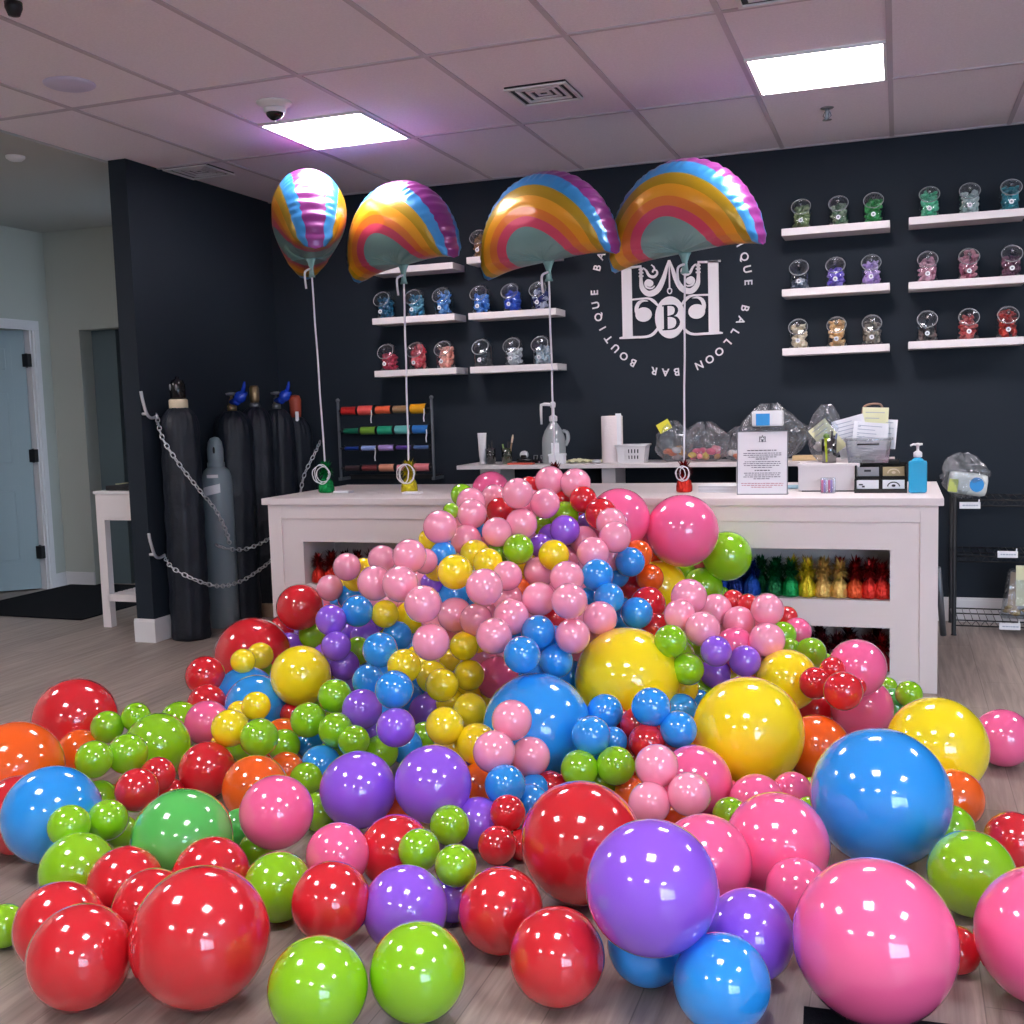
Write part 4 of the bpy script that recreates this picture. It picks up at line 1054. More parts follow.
for r in range(4):
    for k in range(5):
        c, nm, rad = SP[r][k]
        x = -3.255 - .258 + .129 * k + (.01 if r else 0)
        s = thing('ribbon_spool', '%s ribbon spool on the %s rod of the black rack' % (nm, ('top', 'second', 'third', 'lowest')[r]), 'ribbon spool', (x, 6.62, RZ[r]), 0, 'ribbon spools on the rack')
        Mx = Matrix.Rotation(R_(90), 4, 'Y')
        bm = B(); lathe(bm, [(.008, -.056), (rad, -.056), (rad * 1.02, -.05), (rad * 1.02, .05), (rad, .056), (.008, .056)], 24, M=Mx); obj('ribbon', bm, mat('ribbon_' + nm.replace(' ', '_'), c, .3), s, True)
        bm = B()
        for e in (-.059, .056): lathe(bm, [(.008, 0), (max(rad * 1.12, .022), 0), (max(rad * 1.12, .022), .003), (.008, .003)], 24, (0, 0, e), M=Mx)
        obj('flange', bm, M_black, s)
        if (r * 5 + k) in (1, 4, 8, 9, 11, 18):
            bm = B(); q = random.Random(r * 5 + k)
            tube(bm, spline([(.05, -rad, 0), (.052, -rad - .004, -.03), (.045, -rad, -.06), (.05, -rad - .006, -.085)], 5), .004, 6); obj('loose_tail', bm, M_ribbonwhite, s, True)

# ---------------------------------------------------- wire rack at far right
t = thing('wire_rack', 'black wire shelving rack against the back wall at far right', 'rack', (.29, 6.36, 0))
for x, y in ((0, 0), (0, .36), (.92, 0), (.92, .36)):
    bm = B(); lathe(bm, [(.016, .0), (.012, .01), (.012, .76), (.008, .765)], 14, (x, y, 0)); obj('post', bm, M_black, t, True)
for z in (.085, .44, .745):
    bm = B()
    for y in (0, .36): tube(bm, [(0, y, z), (.92, y, z)], .004, 6); tube(bm, [(0, y, z - .03), (.92, y, z - .03)], .004, 6)
    for k in range(24): tube(bm, [(.02 + k * .038, 0, z + .003), (.02 + k * .038, .36, z + .003)], .002, 5)
    for x in (0, .46, .92): tube(bm, [(x, 0, z - .004), (x, .36, z - .004)], .004, 6)
    for k in range(20): tube(bm, [(.02 + k * .046, 0, z), (.043 + k * .046, 0, z - .03), (.066 + k * .046, 0, z)], .002, 5)
    obj('wire_shelf', bm, M_black, t, True)
for i, (x, z, w, lab) in enumerate(((.075, .72, .105, 'white price tag on the wire rack\'s top shelf'), (.265, .455, .10, 'white price tag on the wire rack\'s middle shelf'), (.28, .062, .105, 'white price tag on the wire rack\'s bottom shelf'))):
    t = thing('price_tag', lab, 'tag', (.29 + x, 6.345, z), 0, 'white tags clipped to the wire rack')
    bm = B(); box(bm, -w / 2, w / 2, -.003, .003, -.018, .018, .001); obj('card', bm, M_paper, t)
    bm = B(); q = random.Random(i); xx = -w * .35
    while xx < w * .3: l = q.uniform(.006, .014); box(bm, xx, xx + l, -.0042, -.003, -.003, .003); xx += l + .003
    obj('printing', bm, mat('faint_ink', (170, 178, 196), .7), t)
    bm = B(); tube(bm, [(w * .42, 0, .012), (w * .45, .012, .03)], .004, 6); obj('clip', bm, M_paper, t)
t = thing('nappy_pack', 'clear bag with a white and blue soft pack on top of the wire rack', 'pack', (.345, 6.42, .752))
bm = B(); box(bm, -.10, .10, -.05, .05, .02, .14, .03, 0, Matrix.Rotation(R_(8), 4, 'Y')); obj('pack', bm, mat('soft_white_pack', (228, 232, 226), .5, bump=.4, bscale=30), t, True)
bm = B(); lathe(bm, [(0, 0), (.036, 0), (.036, .003), (0, .003)], 24, M=Matrix.Translation((.055, -.0515, .078)) @ Matrix.Rotation(R_(90), 4, 'X'), sy=1.1); obj('pack_label', bm, mat('cyan_blue_print', (50, 150, 220), .5), t)
bm = B(); box(bm, -.098, -.05, -.0535, -.05, .03, .10, .001, 0, Matrix.Rotation(R_(8), 4, 'Y')); obj('green_print', bm, mat('pale_green_print', (196, 208, 110), .6), t)
bm = B(); sphere(bm, (0, 0, 0), 1, 30, 20); q = random.Random(2)
for v in bm.verts:
    a = math.atan2(v.co.y, v.co.x); e = v.co.z
    f = 1 + .10 * math.sin(5 * a + e * 4) + .08 * math.sin(11 * a - e * 7) + .06 * math.sin(9 * e + 3 * a)
    v.co = Vector((v.co.x * .115 * f - .012 * (e > .2), v.co.y * .065 * f, .125 + e * .12 * (1 + .08 * math.sin(6 * a))))
obj('film', bm, M_bagplastic, t)
t = thing('catalogue_bag', 'clear bag of papers and gold bits on the wire rack\'s bottom shelf', 'bag', (.635, 6.47, .09))
bm = B(); box(bm, -.03, .20, -.06, -.055, .07, .29, 0, 0, Matrix.Rotation(R_(-4), 4, 'X')); obj('leaflet', bm, M_yellowpaper, t)
bm = B(); box(bm, -.075, -.02, -.03, -.02, .03, .25, 0, 0, Matrix.Rotation(R_(5), 4, 'Y')); obj('card', bm, mat('cardboard', (180, 150, 118), .8), t)
bm = B(); q = random.Random(8)
for k in range(26): sphere(bm, (q.uniform(-.09, .18), q.uniform(-.05, .05), q.uniform(.015, .06)), .016, 8, 6, 1.2, .8, .7)
o = obj('gold_filling', bm, FW['gold'], t, True); o['kind'] = 'stuff'
bm = B(); box(bm, -.115, .22, -.075, .075, 0, .27, .03)
for v in bm.verts: v.co.x += .02 * math.sin(v.co.z * 30); v.co.x += (.04 - v.co.x) * .25 * v.co.z / .27; v.co.y *= 1 - .5 * v.co.z / .27
obj('film', bm, M_bagplastic, t)
bm = B(); tube(bm, [(.235, 6.30, .012), (.20, 6.18, .40)], .017, 12)
one('pole', bm, M_greymetal, 'grey metal pole leaning behind the counter\'s right end', 'pole', smooth=True)
# small mat at the front edge of the picture
bm = B(); box(bm, -.30, .30, -.34, 0, 0, .008, .002); o = one('floor_mat', bm, M_mat, 'black mat on the floor at the bottom edge, under the huge pink balloon', 'mat', loc=(.11, 2.335, .001)); o.rotation_euler = (0, 0, R_(3))
BALLOONS = [
('violet', -0.500, 2.228, 0.278, 0.1440, 'giant violet balloon at front centre'),
('blue', -0.347, 2.195, 0.102, 0.1021, 'large blue balloon lowest at the front, beside the huge pink one'),
('lime', -1.160, 1.928, 0.106, 0.1062, 'left of the two large lime balloons at the very front'),
('lime', -0.982, 2.049, 0.106, 0.1057, 'right of the two large lime balloons at the very front'),
('rose', -0.045, 2.334, 0.170, 0.1700, 'huge pink balloon at front right, biggest of all'),
('red', -0.710, 2.194, 0.107, 0.1066, 'large red balloon at the very front, left of the bright blue ones'),
('blue', -0.535, 2.329, 0.093, 0.0927, 'blue balloon mostly hidden beneath the giant violet balloon'),
('violet', -0.319, 2.416, 0.104, 0.1043, 'violet balloon right of the giant violet one, at the front'),
('red', -1.480, 1.968, 0.155, 0.1549, 'largest red balloon at lower left, fully in view'),
('rose', 0.306, 2.495, 0.149, 0.1485, 'large pink balloon cut by the right edge at the front'),
('red', -0.909, 2.373, 0.104, 0.1039, 'red balloon left of the front centre red, partly behind it'),
('red', -1.739, 1.877, 0.116, 0.1158, 'large red balloon lowest in the bottom left corner'),
('red', -1.297, 2.236, 0.139, 0.0965, 'large red balloon behind the left of the two front limes'),
('violet', -1.138, 2.317, 0.105, 0.1048, 'lilac balloon behind the right of the two front limes'),
('red', 0.130, 2.574, 0.054, 0.0542, 'small red balloon alone on floor between the two front pinks'),
('lime', -1.060, 2.460, 0.164, 0.0543, 'small lime balloon, middle of the lime trio tied together below the right lilac balloon'),
('rose', -0.235, 2.688, 0.101, 0.0792, 'medium rose balloon behind the upper left of the huge pink balloon'),
('rose', -0.467, 2.704, 0.141, 0.1204, 'rose pink balloon right behind the giant violet balloon'),
('violet', -1.084, 2.490, 0.064, 0.0644, 'dark violet balloon in the shade beside the front red, low down'),
('red', -1.905, 1.996, 0.107, 0.1071, 'red balloon at far left, half behind the bottom left red one'),
('red', -0.794, 2.689, 0.162, 0.1616, 'giant red balloon at front centre, behind the giant violet one'),
('red', -1.759, 2.153, 0.099, 0.0991, 'red balloon tucked behind the largest red balloon at lower left'),
('lime', -1.204, 2.551, 0.152, 0.0570, 'small lime balloon, leftmost of the lime trio tied together below the right lilac balloon'),
('lime', -1.528, 2.366, 0.091, 0.0909, 'medium lime balloon between two red balloons at lower left'),
('rose', -0.302, 2.869, 0.138, 0.1378, 'rose pink balloon left of and below the largest blue balloon'),
('rose', -1.428, 2.510, 0.130, 0.0862, 'rose pink balloon low down under the left lilac balloon'),
('lime', 0.178, 2.885, 0.108, 0.1078, 'lime balloon on the floor right of the huge pink balloon'),
('red', -1.714, 2.339, 0.110, 0.1025, 'red balloon directly beneath the large emerald balloon'),
('red', -1.313, 2.631, 0.102, 0.1023, 'red balloon below the twin lilac balloons, behind the lime trio'),
('red', -1.915, 2.245, 0.102, 0.1002, 'red balloon in the front left group, third from the left edge'),
('lime', -2.130, 2.046, 0.055, 0.0548, 'lime balloon cut by the left edge near the bottom'),
('red', -1.084, 2.820, 0.070, 0.0568, 'small red balloon, leftmost of the small red trio left of the giant red balloon'),
('lime', -1.235, 2.831, 0.111, 0.0594, 'small lime balloon, topmost of the lime trio tied together below the right lilac balloon'),
('lime', -2.095, 2.275, 0.106, 0.1019, 'medium lime balloon on the floor below the lime four at far left'),
('emerald', -1.893, 2.463, 0.141, 0.1406, 'large emerald green balloon at lower left, alone in its shade of green'),
('rose', -1.690, 2.630, 0.179, 0.1062, 'large rose pink balloon in front of the medium orange one'),
('red', -1.038, 2.897, 0.046, 0.0457, 'small red balloon, middle of the small red trio left of the giant red balloon'),
('red', -1.086, 2.921, 0.129, 0.0539, 'small red balloon, topmost of the small red trio left of the giant red balloon'),
('blue', -0.045, 3.151, 0.193, 0.1934, 'largest blue balloon at the right'),
('palepink', -0.578, 3.092, 0.173, 0.0643, 'small pale pink balloon, rightmost of the pale pink trio above the giant violet balloon'),
('palepink', -0.692, 3.069, 0.143, 0.0632, 'small pale pink balloon, middle of the pale pink trio above the giant violet balloon'),
('palepink', -0.685, 3.144, 0.232, 0.0660, 'small pale pink balloon, topmost of the pale pink trio above the giant violet balloon'),
('lime', -2.183, 2.349, 0.195, 0.0592, 'small lime balloon, leftmost of the lime four beside the far left blue balloon'),
('violet', -1.191, 2.945, 0.078, 0.0781, 'violet balloon behind the lime trio, left of small reds'),
('violet', -1.329, 2.932, 0.191, 0.1180, 'right of the twin large lilac balloons, with a lime one overlapping'),
('lime', -1.766, 2.636, 0.055, 0.0552, 'shaded green balloon just under the large rose balloon at left'),
('blue', -1.131, 3.027, 0.173, 0.0637, 'small blue balloon, leftmost of the blue three below the pale pink trio at heap centre'),
('red', 0.306, 3.209, 0.080, 0.0796, 'red balloon cut by the right edge, above the pink one'),
('lime', -0.475, 3.200, 0.080, 0.0540, 'lime balloon in shade under the large right yellow balloon'),
('lime', -2.154, 2.470, 0.170, 0.0584, 'small lime balloon, middle of the lime four beside the far left blue balloon'),
('palepink', -1.189, 3.093, 0.252, 0.0668, 'small pale pink balloon, leftmost of the pale pink trio on the giant blue balloon'),
('lime', 0.141, 3.260, 0.074, 0.0740, 'lime balloon half behind the front right lime one'),
('orange', -0.655, 3.215, 0.056, 0.0546, 'small orange balloon, right of the orange pair in gaps around the pale pink trio'),
('blue', -1.083, 3.117, 0.089, 0.0587, 'small blue balloon, middle of the blue three below the pale pink trio at heap centre'),
('lime', -0.255, 3.295, 0.088, 0.0346, 'sliver of lime balloon above the rose balloon, left of largest blue'),
('violet', -1.589, 2.938, 0.147, 0.1198, 'left of the twin large lilac balloons, above the low rose balloon'),
('palepink', -1.165, 3.200, 0.325, 0.0652, 'small pale pink balloon, topmost of the pale pink trio on the giant blue balloon'),
('rose', -0.408, 3.306, 0.088, 0.0859, 'dark mauve rose balloon in shade under the large right yellow balloon'),
('blue', -2.333, 2.447, 0.175, 0.1418, 'large sky blue balloon on the floor at far left'),
('emerald', -1.904, 2.757, 0.061, 0.0611, 'dark green balloon in shade behind the large emerald balloon'),
('red', -2.173, 2.627, 0.202, 0.0660, 'small red balloon, middle of the small reds between lime clusters at far left'),
('blue', -1.100, 3.209, 0.103, 0.0469, 'small blue balloon, topmost of the blue three below the pale pink trio at heap centre'),
('orange', -1.483, 3.035, 0.063, 0.0634, 'orange balloon in the gap between the twin lilac balloons'),
('palepink', -1.121, 3.246, 0.194, 0.0642, 'small pale pink balloon, middle of the pale pink trio on the giant blue balloon'),
('rose', -0.607, 3.354, 0.117, 0.1173, 'rose pink balloon behind the pale pink trio right of centre'),
('lime', -0.859, 3.326, 0.159, 0.0640, 'small lime balloon, right of the lime pair on top of the giant red balloon'),
('lime', -0.971, 3.292, 0.150, 0.0625, 'small lime balloon, left of the lime pair on top of the giant red balloon'),
('lime', -1.730, 2.936, 0.063, 0.0627, 'lime balloon, lower of the lime pair squeezed between rose and right lilac and orange balloons'),
('blue', -0.946, 3.350, 0.245, 0.0649, 'blue balloon, leftmost of the blue trio left of lower gap between giant blue and yellow'),
('orange', -1.282, 3.214, 0.085, 0.0849, 'shaded orange balloon behind the right lilac balloon'),
('orange', -0.821, 3.360, 0.069, 0.0509, 'small orange balloon, left of the orange pair in gaps around the pale pink trio'),
('violet', -1.561, 3.166, 0.282, 0.0654, 'small violet balloon, middle of the violet four between lower blue trio and twin lilac balloons'),
('orange', 0.163, 3.476, 0.091, 0.0907, 'orange balloon at right edge of the largest blue balloon'),
('lime', -2.261, 2.652, 0.051, 0.0512, 'small lime balloon, rightmost of the lime four beside the far left blue balloon'),
('yellow', -1.323, 3.286, 0.208, 0.0696, 'small yellow balloon, lowest of the lower five of the long yellow bunch at heap centre'),
('yellow', -1.428, 3.262, 0.269, 0.0645, 'small yellow balloon, leftmost of the lower five of the long yellow bunch at heap centre'),
('blue', -0.684, 3.489, 0.243, 0.0621, 'blue balloon, middle of the blue trio overlapping left edge of the large right yellow balloon'),
('blue', -0.777, 3.497, 0.311, 0.0662, 'blue balloon, leftmost of the blue trio overlapping left edge of the large right yellow balloon'),
('red', -0.786, 3.466, 0.200, 0.0624, 'small red balloon, lowest of the dark reds between the two blue trios right of centre'),
('blue', -0.899, 3.455, 0.198, 0.0490, 'blue balloon, middle of the blue trio left of lower gap between giant blue and yellow'),
('blue', -1.608, 3.260, 0.383, 0.0654, 'small blue balloon, middle of the lower blue trio above the violet pair left of centre'),
('orange', -1.982, 2.966, 0.107, 0.1074, 'medium orange balloon behind the pink one, left of centre'),
('red', -2.547, 2.533, 0.121, 0.1214, 'red balloon cut by left edge, mostly hidden behind the large blue'),
('blue', -1.229, 3.498, 0.467, 0.0652, 'small blue balloon, leftmost of the blue trio on top of the giant blue balloon'),
('palepink', -1.363, 3.505, 0.700, 0.0658, 'pale pink leftmost of the pale pinks in the middle ridge left of the blue six'),
('red', -0.837, 3.559, 0.231, 0.0607, 'small red balloon, middle of the dark reds between the two blue trios right of centre'),
('palepink', -1.566, 3.429, 0.647, 0.0658, 'pale pink balloon, leftmost of the pale pinks in the row just above the yellow bunch'),
('palepink', -1.543, 3.433, 0.512, 0.0659, 'pale pink balloon, lowest of the pale pinks in the row just above the yellow bunch'),
('yellow', -0.480, 3.663, 0.196, 0.1897, 'large yellow balloon right of centre, beside the blue trio'),
('blue', -0.962, 3.595, 0.255, 0.0637, 'blue balloon, topmost of the blue trio left of lower gap between giant blue and yellow'),
('blue', -1.186, 3.512, 0.206, 0.1915, 'giant sky blue balloon at the middle of the heap'),
('palepink', -1.357, 3.568, 0.513, 0.0652, 'pale pink balloon, rightmost of the pale pinks in the row just above the yellow bunch'),
('red', -2.329, 2.921, 0.138, 0.0589, 'small red balloon, topmost of the small reds between lime clusters at far left'),
('palepink', -1.111, 3.693, 0.625, 0.0656, 'small pale pink balloon, lowest of the central pale pinks left of the blue six'),
('lime', -2.492, 2.814, 0.212, 0.0614, 'small lime balloon, leftmost of the four lime balloons under the far left red balloon'),
('lime', -2.075, 3.146, 0.216, 0.0664, 'small lime balloon, middle of the lime trio around the medium orange balloon'),
('lime', -1.923, 3.188, 0.068, 0.0574, 'lime balloon, upper of the lime pair squeezed between rose and right lilac and orange balloons'),
('yellow', 0.123, 3.757, 0.164, 0.1635, 'large yellow balloon on the floor near the right edge'),
('palepink', -1.687, 3.503, 0.703, 0.0657, "pale pink balloon, lowest of the pale pink seven in front of the counter's left half"),
('lime', -1.803, 3.321, 0.171, 0.0568, 'small lime balloon, lowest of the lime five above the twin lilac balloons'),
('red', -0.929, 3.672, 0.199, 0.0481, 'small red balloon, leftmost of the dark reds between the two blue trios right of centre'),
('yellow', -1.517, 3.611, 0.734, 0.0645, "small yellow balloon, leftmost of the yellow trio on the heap's left shoulder"),
('lime', -2.445, 2.920, 0.200, 0.0681, 'small lime balloon, lowest of the four lime balloons under the far left red balloon'),
('palepink', -1.113, 3.728, 0.490, 0.0644, 'small pale pink balloon, left of the pale pink pair above the giant yellow balloon'),
('red', -2.325, 2.974, 0.053, 0.0528, 'small red balloon, rightmost of the small reds between lime clusters at far left'),
('lime', -2.509, 2.844, 0.069, 0.0587, 'small lime balloon, topmost of the lime four beside the far left blue balloon'),
('orange', -0.263, 3.808, 0.114, 0.1138, 'orange balloon between large yellow and largest blue balloon'),
('blue', -1.244, 3.726, 0.500, 0.0632, 'small blue balloon, topmost of the blue trio on top of the giant blue balloon'),
('blue', -1.931, 3.306, 0.074, 0.0744, 'small blue balloon, middle of the shaded blue trio behind limes and twin lilac balloons'),
('yellow', -2.215, 3.181, 0.229, 0.0659, 'small yellow balloon, middle of the yellow trio below the big blue pair'),
('lime', -1.899, 3.367, 0.190, 0.0635, 'small lime balloon, middle of the lime five above the twin lilac balloons'),
('red', -0.180, 3.892, 0.299, 0.0684, 'small red balloon, middle of the bright glossy red five in front of two rose balloons'),
('lime', -1.750, 3.421, 0.103, 0.0637, 'small lime balloon, rightmost of the lime five above the twin lilac balloons'),
('red', -2.265, 3.103, 0.099, 0.0986, 'medium red balloon left of the orange one, below a rose balloon'),
('blue', -1.184, 3.746, 0.390, 0.0633, 'small blue balloon, middle of the blue trio on top of the giant blue balloon'),
('yellow', -1.705, 3.547, 0.391, 0.0631, 'single small yellow balloon between the two blue clusters left of centre'),
('palepink', -1.350, 3.734, 0.550, 0.0677, 'pale pink lowest of the pale pinks in the middle ridge left of the blue six'),
('yellow', -1.482, 3.623, 0.220, 0.0633, 'small yellow balloon, rightmost of the lower five of the long yellow bunch at heap centre'),
('violet', -1.841, 3.463, 0.244, 0.0741, 'small violet balloon, topmost of the violet four between lower blue trio and twin lilac balloons'),
('palepink', -1.715, 3.652, 0.783, 0.0642, "pale pink balloon, topmost of the pale pink seven in front of the counter's left half"),
('red', -2.536, 2.927, 0.042, 0.0425, 'small red balloon, leftmost of the small reds between lime clusters at far left'),
('lime', -0.791, 3.911, 0.446, 0.0616, 'small lime balloon, leftmost of the lime trio right of the giant yellow balloon'),
('palepink', -1.836, 3.599, 0.687, 0.0661, "pale pink balloon, leftmost of the pale pink seven in front of the counter's left half"),
('blue', -1.808, 3.562, 0.443, 0.0657, 'small blue balloon, left of the upper blue pair between violets and yellow balloon'),
('palepink', -1.272, 3.833, 0.602, 0.0648, 'small pale pink balloon, leftmost of the central pale pinks left of the blue six'),
('palepink', -1.175, 3.881, 0.677, 0.0649, 'small pale pink balloon, middle of the central pale pinks left of the blue six'),
('blue', -1.706, 3.528, 0.096, 0.0651, 'small blue balloon, rightmost of the shaded blue trio behind limes and twin lilac balloons'),
('blue', -0.750, 3.880, 0.197, 0.0613, 'blue balloon, topmost of the blue trio overlapping left edge of the large right yellow balloon'),
('violet', -0.633, 3.964, 0.404, 0.0577, 'small violet balloon, topmost of the violet trio on the right above large yellow balloon'),
('orange', -2.804, 2.791, 0.160, 0.1599, 'large orange balloon cut by the left edge, above the red sliver'),
('lime', -2.038, 3.412, 0.204, 0.0649, 'small lime balloon, leftmost of the lime five above the twin lilac balloons'),
('lime', -0.734, 3.943, 0.336, 0.0612, 'small lime balloon, lowest of the lime trio right of the giant yellow balloon'),
('violet', -1.829, 3.526, 0.144, 0.0580, 'small violet balloon, leftmost of the violet four between lower blue trio and twin lilac balloons'),
('palepink', -1.069, 3.952, 0.514, 0.0656, 'small pale pink balloon, right of the pale pink pair above the giant yellow balloon'),
('yellow', -0.962, 3.926, 0.286, 0.1994, 'giant yellow balloon behind two blue clusters, right of centre'),
('lime', -1.982, 3.519, 0.269, 0.0643, 'small lime balloon, topmost of the lime five above the twin lilac balloons'),
('yellow', -1.626, 3.705, 0.284, 0.0632, 'small yellow balloon, lowest of the upper five of the long yellow bunch at heap centre'),
('palepink', -0.693, 4.031, 0.471, 0.0667, 'small pale pink balloon, lowest of the pale pink five right of the giant yellow balloon'),
('lime', -1.673, 3.635, 0.100, 0.0587, 'lime balloon hidden behind the lowest left yellow of the yellow bunch'),
('red', -1.240, 3.924, 0.513, 0.0481, 'small red balloon among the orange and red spots in gaps of the central pale pinks'),
('red', -0.287, 4.062, 0.278, 0.0594, 'small red balloon, leftmost of the bright glossy red five in front of two rose balloons'),
('lime', -2.142, 3.408, 0.101, 0.0617, 'small lime balloon, rightmost of the lime trio around the medium orange balloon'),
('palepink', -0.788, 4.084, 0.510, 0.0620, 'small pale pink balloon, leftmost of the pale pink five right of the giant yellow balloon'),
('blue', -1.057, 4.046, 0.575, 0.0600, 'blue topmost of the lower three of the blue seven right of the central pale pinks'),
('red', -0.141, 4.114, 0.259, 0.0345, 'small red balloon, rightmost of the bright glossy red five in front of two rose balloons'),
('red', -0.228, 4.125, 0.319, 0.0464, 'small red balloon, topmost of the bright glossy red five in front of two rose balloons'),
('blue', -1.916, 3.663, 0.296, 0.0620, 'small blue balloon, leftmost of the lower blue trio above the violet pair left of centre'),
('palepink', -1.444, 3.962, 0.666, 0.0594, 'pale pink topmost of the pale pinks in the middle ridge left of the blue six'),
('blue', -2.092, 3.508, 0.076, 0.0511, 'small blue balloon, topmost of the shaded blue trio behind limes and twin lilac balloons'),
('yellow', -1.703, 3.788, 0.291, 0.0628, 'small yellow balloon, leftmost of the upper five of the long yellow bunch at heap centre'),
('palepink', -1.752, 3.870, 0.732, 0.0513, "pale pink balloon, rightmost of the pale pink seven in front of the counter's left half"),
('blue', -1.116, 4.097, 0.656, 0.0649, 'blue leftmost of the upper four of the blue seven right of the central pale pinks'),
('lime', -2.568, 3.231, 0.121, 0.1206, 'medium lime balloon behind the small lime four at left'),
('rose', 0.353, 4.118, 0.102, 0.1018, 'pink balloon at the right edge beside the yellow floor balloon'),
('violet', -0.554, 4.164, 0.324, 0.0614, 'small violet balloon, rightmost of the violet trio on the right above large yellow balloon'),
('lime', -2.334, 3.422, 0.088, 0.0629, 'small lime balloon, leftmost of the lime trio around the medium orange balloon'),
('blue', -0.968, 4.135, 0.502, 0.0637, 'blue rightmost of the lower three of the blue seven right of the central pale pinks'),
('yellow', -1.536, 3.997, 0.710, 0.0602, "small yellow balloon, rightmost of the yellow trio on the heap's left shoulder"),
('palepink', -0.772, 4.192, 0.562, 0.0716, 'small pale pink balloon, topmost of the pale pink five right of the giant yellow balloon'),
('orange', -2.214, 3.516, 0.084, 0.0837, 'orange balloon hidden behind the lime trio, left of centre'),
('red', -2.089, 3.585, 0.064, 0.0360, 'small red balloon, right of the tiny dark reds in gaps above the twin lilac balloons'),
('palepink', -1.721, 3.959, 0.857, 0.0679, "small pale pink balloon, leftmost of the four pale pinks stepping down the heap's left shoulder"),
('blue', -1.708, 3.951, 0.750, 0.0520, "small blue balloon, leftmost of the blue trio down the heap's left shoulder"),
('palepink', -1.470, 4.024, 0.566, 0.0625, 'pale pink middle of the pale pinks in the middle ridge left of the blue six'),
('yellow', -0.401, 4.206, 0.247, 0.1186, 'yellow balloon left of the bright red four'),
('rose', -0.145, 4.237, 0.300, 0.1092, 'pink balloon, upper of the two rose balloons behind the bright red five'),
('palepink', -1.586, 3.975, 0.483, 0.0667, 'pale pink balloon, middle of the pale pinks in the row just above the yellow bunch'),
('yellow', -1.626, 3.936, 0.384, 0.0581, 'small yellow balloon, topmost of the upper five of the long yellow bunch at heap centre'),
('palepink', -1.153, 4.180, 0.731, 0.0662, 'pale pink lowest of the pale pink five left of the blue seven, under red ones'),
('palepink', -0.480, 4.252, 0.390, 0.0702, "small pale pink balloon, lower of the pale pink pair nearest the counter's right niche"),
('blue', -1.167, 4.152, 0.561, 0.0377, 'blue lowest of the upper four of the blue seven right of the central pale pinks'),
('lime', -2.691, 3.274, 0.210, 0.0545, 'small lime balloon, rightmost of the four lime balloons under the far left red balloon'),
('red', -0.907, 4.199, 0.432, 0.0623, 'red balloon, lowest of the red trio between blue seven and pale pinks on the right'),
('yellow', -1.613, 3.947, 0.264, 0.0625, 'small yellow balloon, rightmost of the upper five of the long yellow bunch at heap centre'),
('yellow', -1.310, 4.154, 0.724, 0.0633, 'small yellow balloon, right of the yellow pair below the upper violet four'),
('violet', -0.676, 4.213, 0.258, 0.0615, 'small violet balloon, middle of the violet trio on the right above large yellow balloon'),
('yellow', -2.351, 3.555, 0.197, 0.0567, 'small yellow balloon, rightmost of the yellow trio below the big blue pair'),
('lime', -2.787, 3.227, 0.178, 0.0613, 'small lime balloon, middle of the four lime balloons under the far left red balloon'),
('yellow', -1.791, 4.004, 0.802, 0.0423, 'tiny yellow balloon peeking under the leftmost shoulder pale pink'),
('yellow', -1.618, 4.069, 0.731, 0.0636, "small yellow balloon, middle of the yellow trio on the heap's left shoulder"),
('lime', -1.454, 4.134, 0.749, 0.0637, 'small lime balloon, lowest of the lime four among pale pinks in the upper heap'),
('palepink', -1.080, 4.254, 0.788, 0.0655, 'pale pink rightmost of the pale pink five left of the blue seven, under red ones'),
('palepink', -0.486, 4.323, 0.497, 0.0650, "small pale pink balloon, upper of the pale pink pair nearest the counter's right niche"),
('rose', -0.608, 4.280, 0.347, 0.0826, 'rose balloon behind the small violet trio on the right'),
('orange', -1.453, 4.124, 0.582, 0.0510, 'small orange balloon among the orange and red spots in gaps of the central pale pinks'),
('palepink', -1.543, 4.130, 0.818, 0.0618, "small pale pink balloon, rightmost of the four pale pinks stepping down the heap's left shoulder"),
('yellow', -1.696, 3.938, 0.151, 0.0587, 'small yellow balloon, middle of the lower five of the long yellow bunch at heap centre'),
('orange', -2.871, 3.171, 0.093, 0.0849, 'medium orange balloon tucked between large red balloon and lime cluster at far left'),
('palepink', -1.699, 4.029, 0.489, 0.0723, 'pale pink balloon, topmost of the pale pinks in the row just above the yellow bunch'),
('red', -0.954, 4.275, 0.513, 0.0719, 'red balloon, middle of the red trio between blue seven and pale pinks on the right'),
('palepink', -1.471, 4.193, 0.971, 0.0643, "small pale pink balloon, rightmost of the four pale pinks at the heap's upper left shoulder"),
('palepink', -1.387, 4.190, 0.648, 0.0643, 'small pale pink balloon, topmost of the central pale pinks left of the blue six'),
('yellow', -2.438, 3.567, 0.160, 0.0490, 'small yellow balloon, topmost of the yellow trio below the big blue pair'),
('palepink', -1.464, 4.209, 0.843, 0.0659, 'pale pink balloon, leftmost of the four pale pinks at the very top of the heap'),
('lime', -1.559, 4.179, 0.733, 0.0475, 'small lime balloon, leftmost of the lime four among pale pinks in the upper heap'),
('rose', -0.130, 4.334, 0.120, 0.1196, 'pink balloon, lower of the two rose balloons behind the bright red five'),
('palepink', -1.687, 4.146, 0.782, 0.0649, "small pale pink balloon, middle of the four pale pinks stepping down the heap's left shoulder"),
('lime', 0.041, 4.362, 0.178, 0.0519, "small lime balloon, right of the green three at the counter's right foot"),
('violet', -1.805, 3.951, 0.099, 0.0764, 'small violet balloon, rightmost of the violet four between lower blue trio and twin lilac balloons'),
('palepink', -0.606, 4.383, 0.431, 0.0653, 'small pale pink balloon, rightmost of the pale pink five right of the giant yellow balloon'),
('rose', -2.557, 3.522, 0.125, 0.0879, 'rose pink balloon between red balloons and yellow trio at left'),
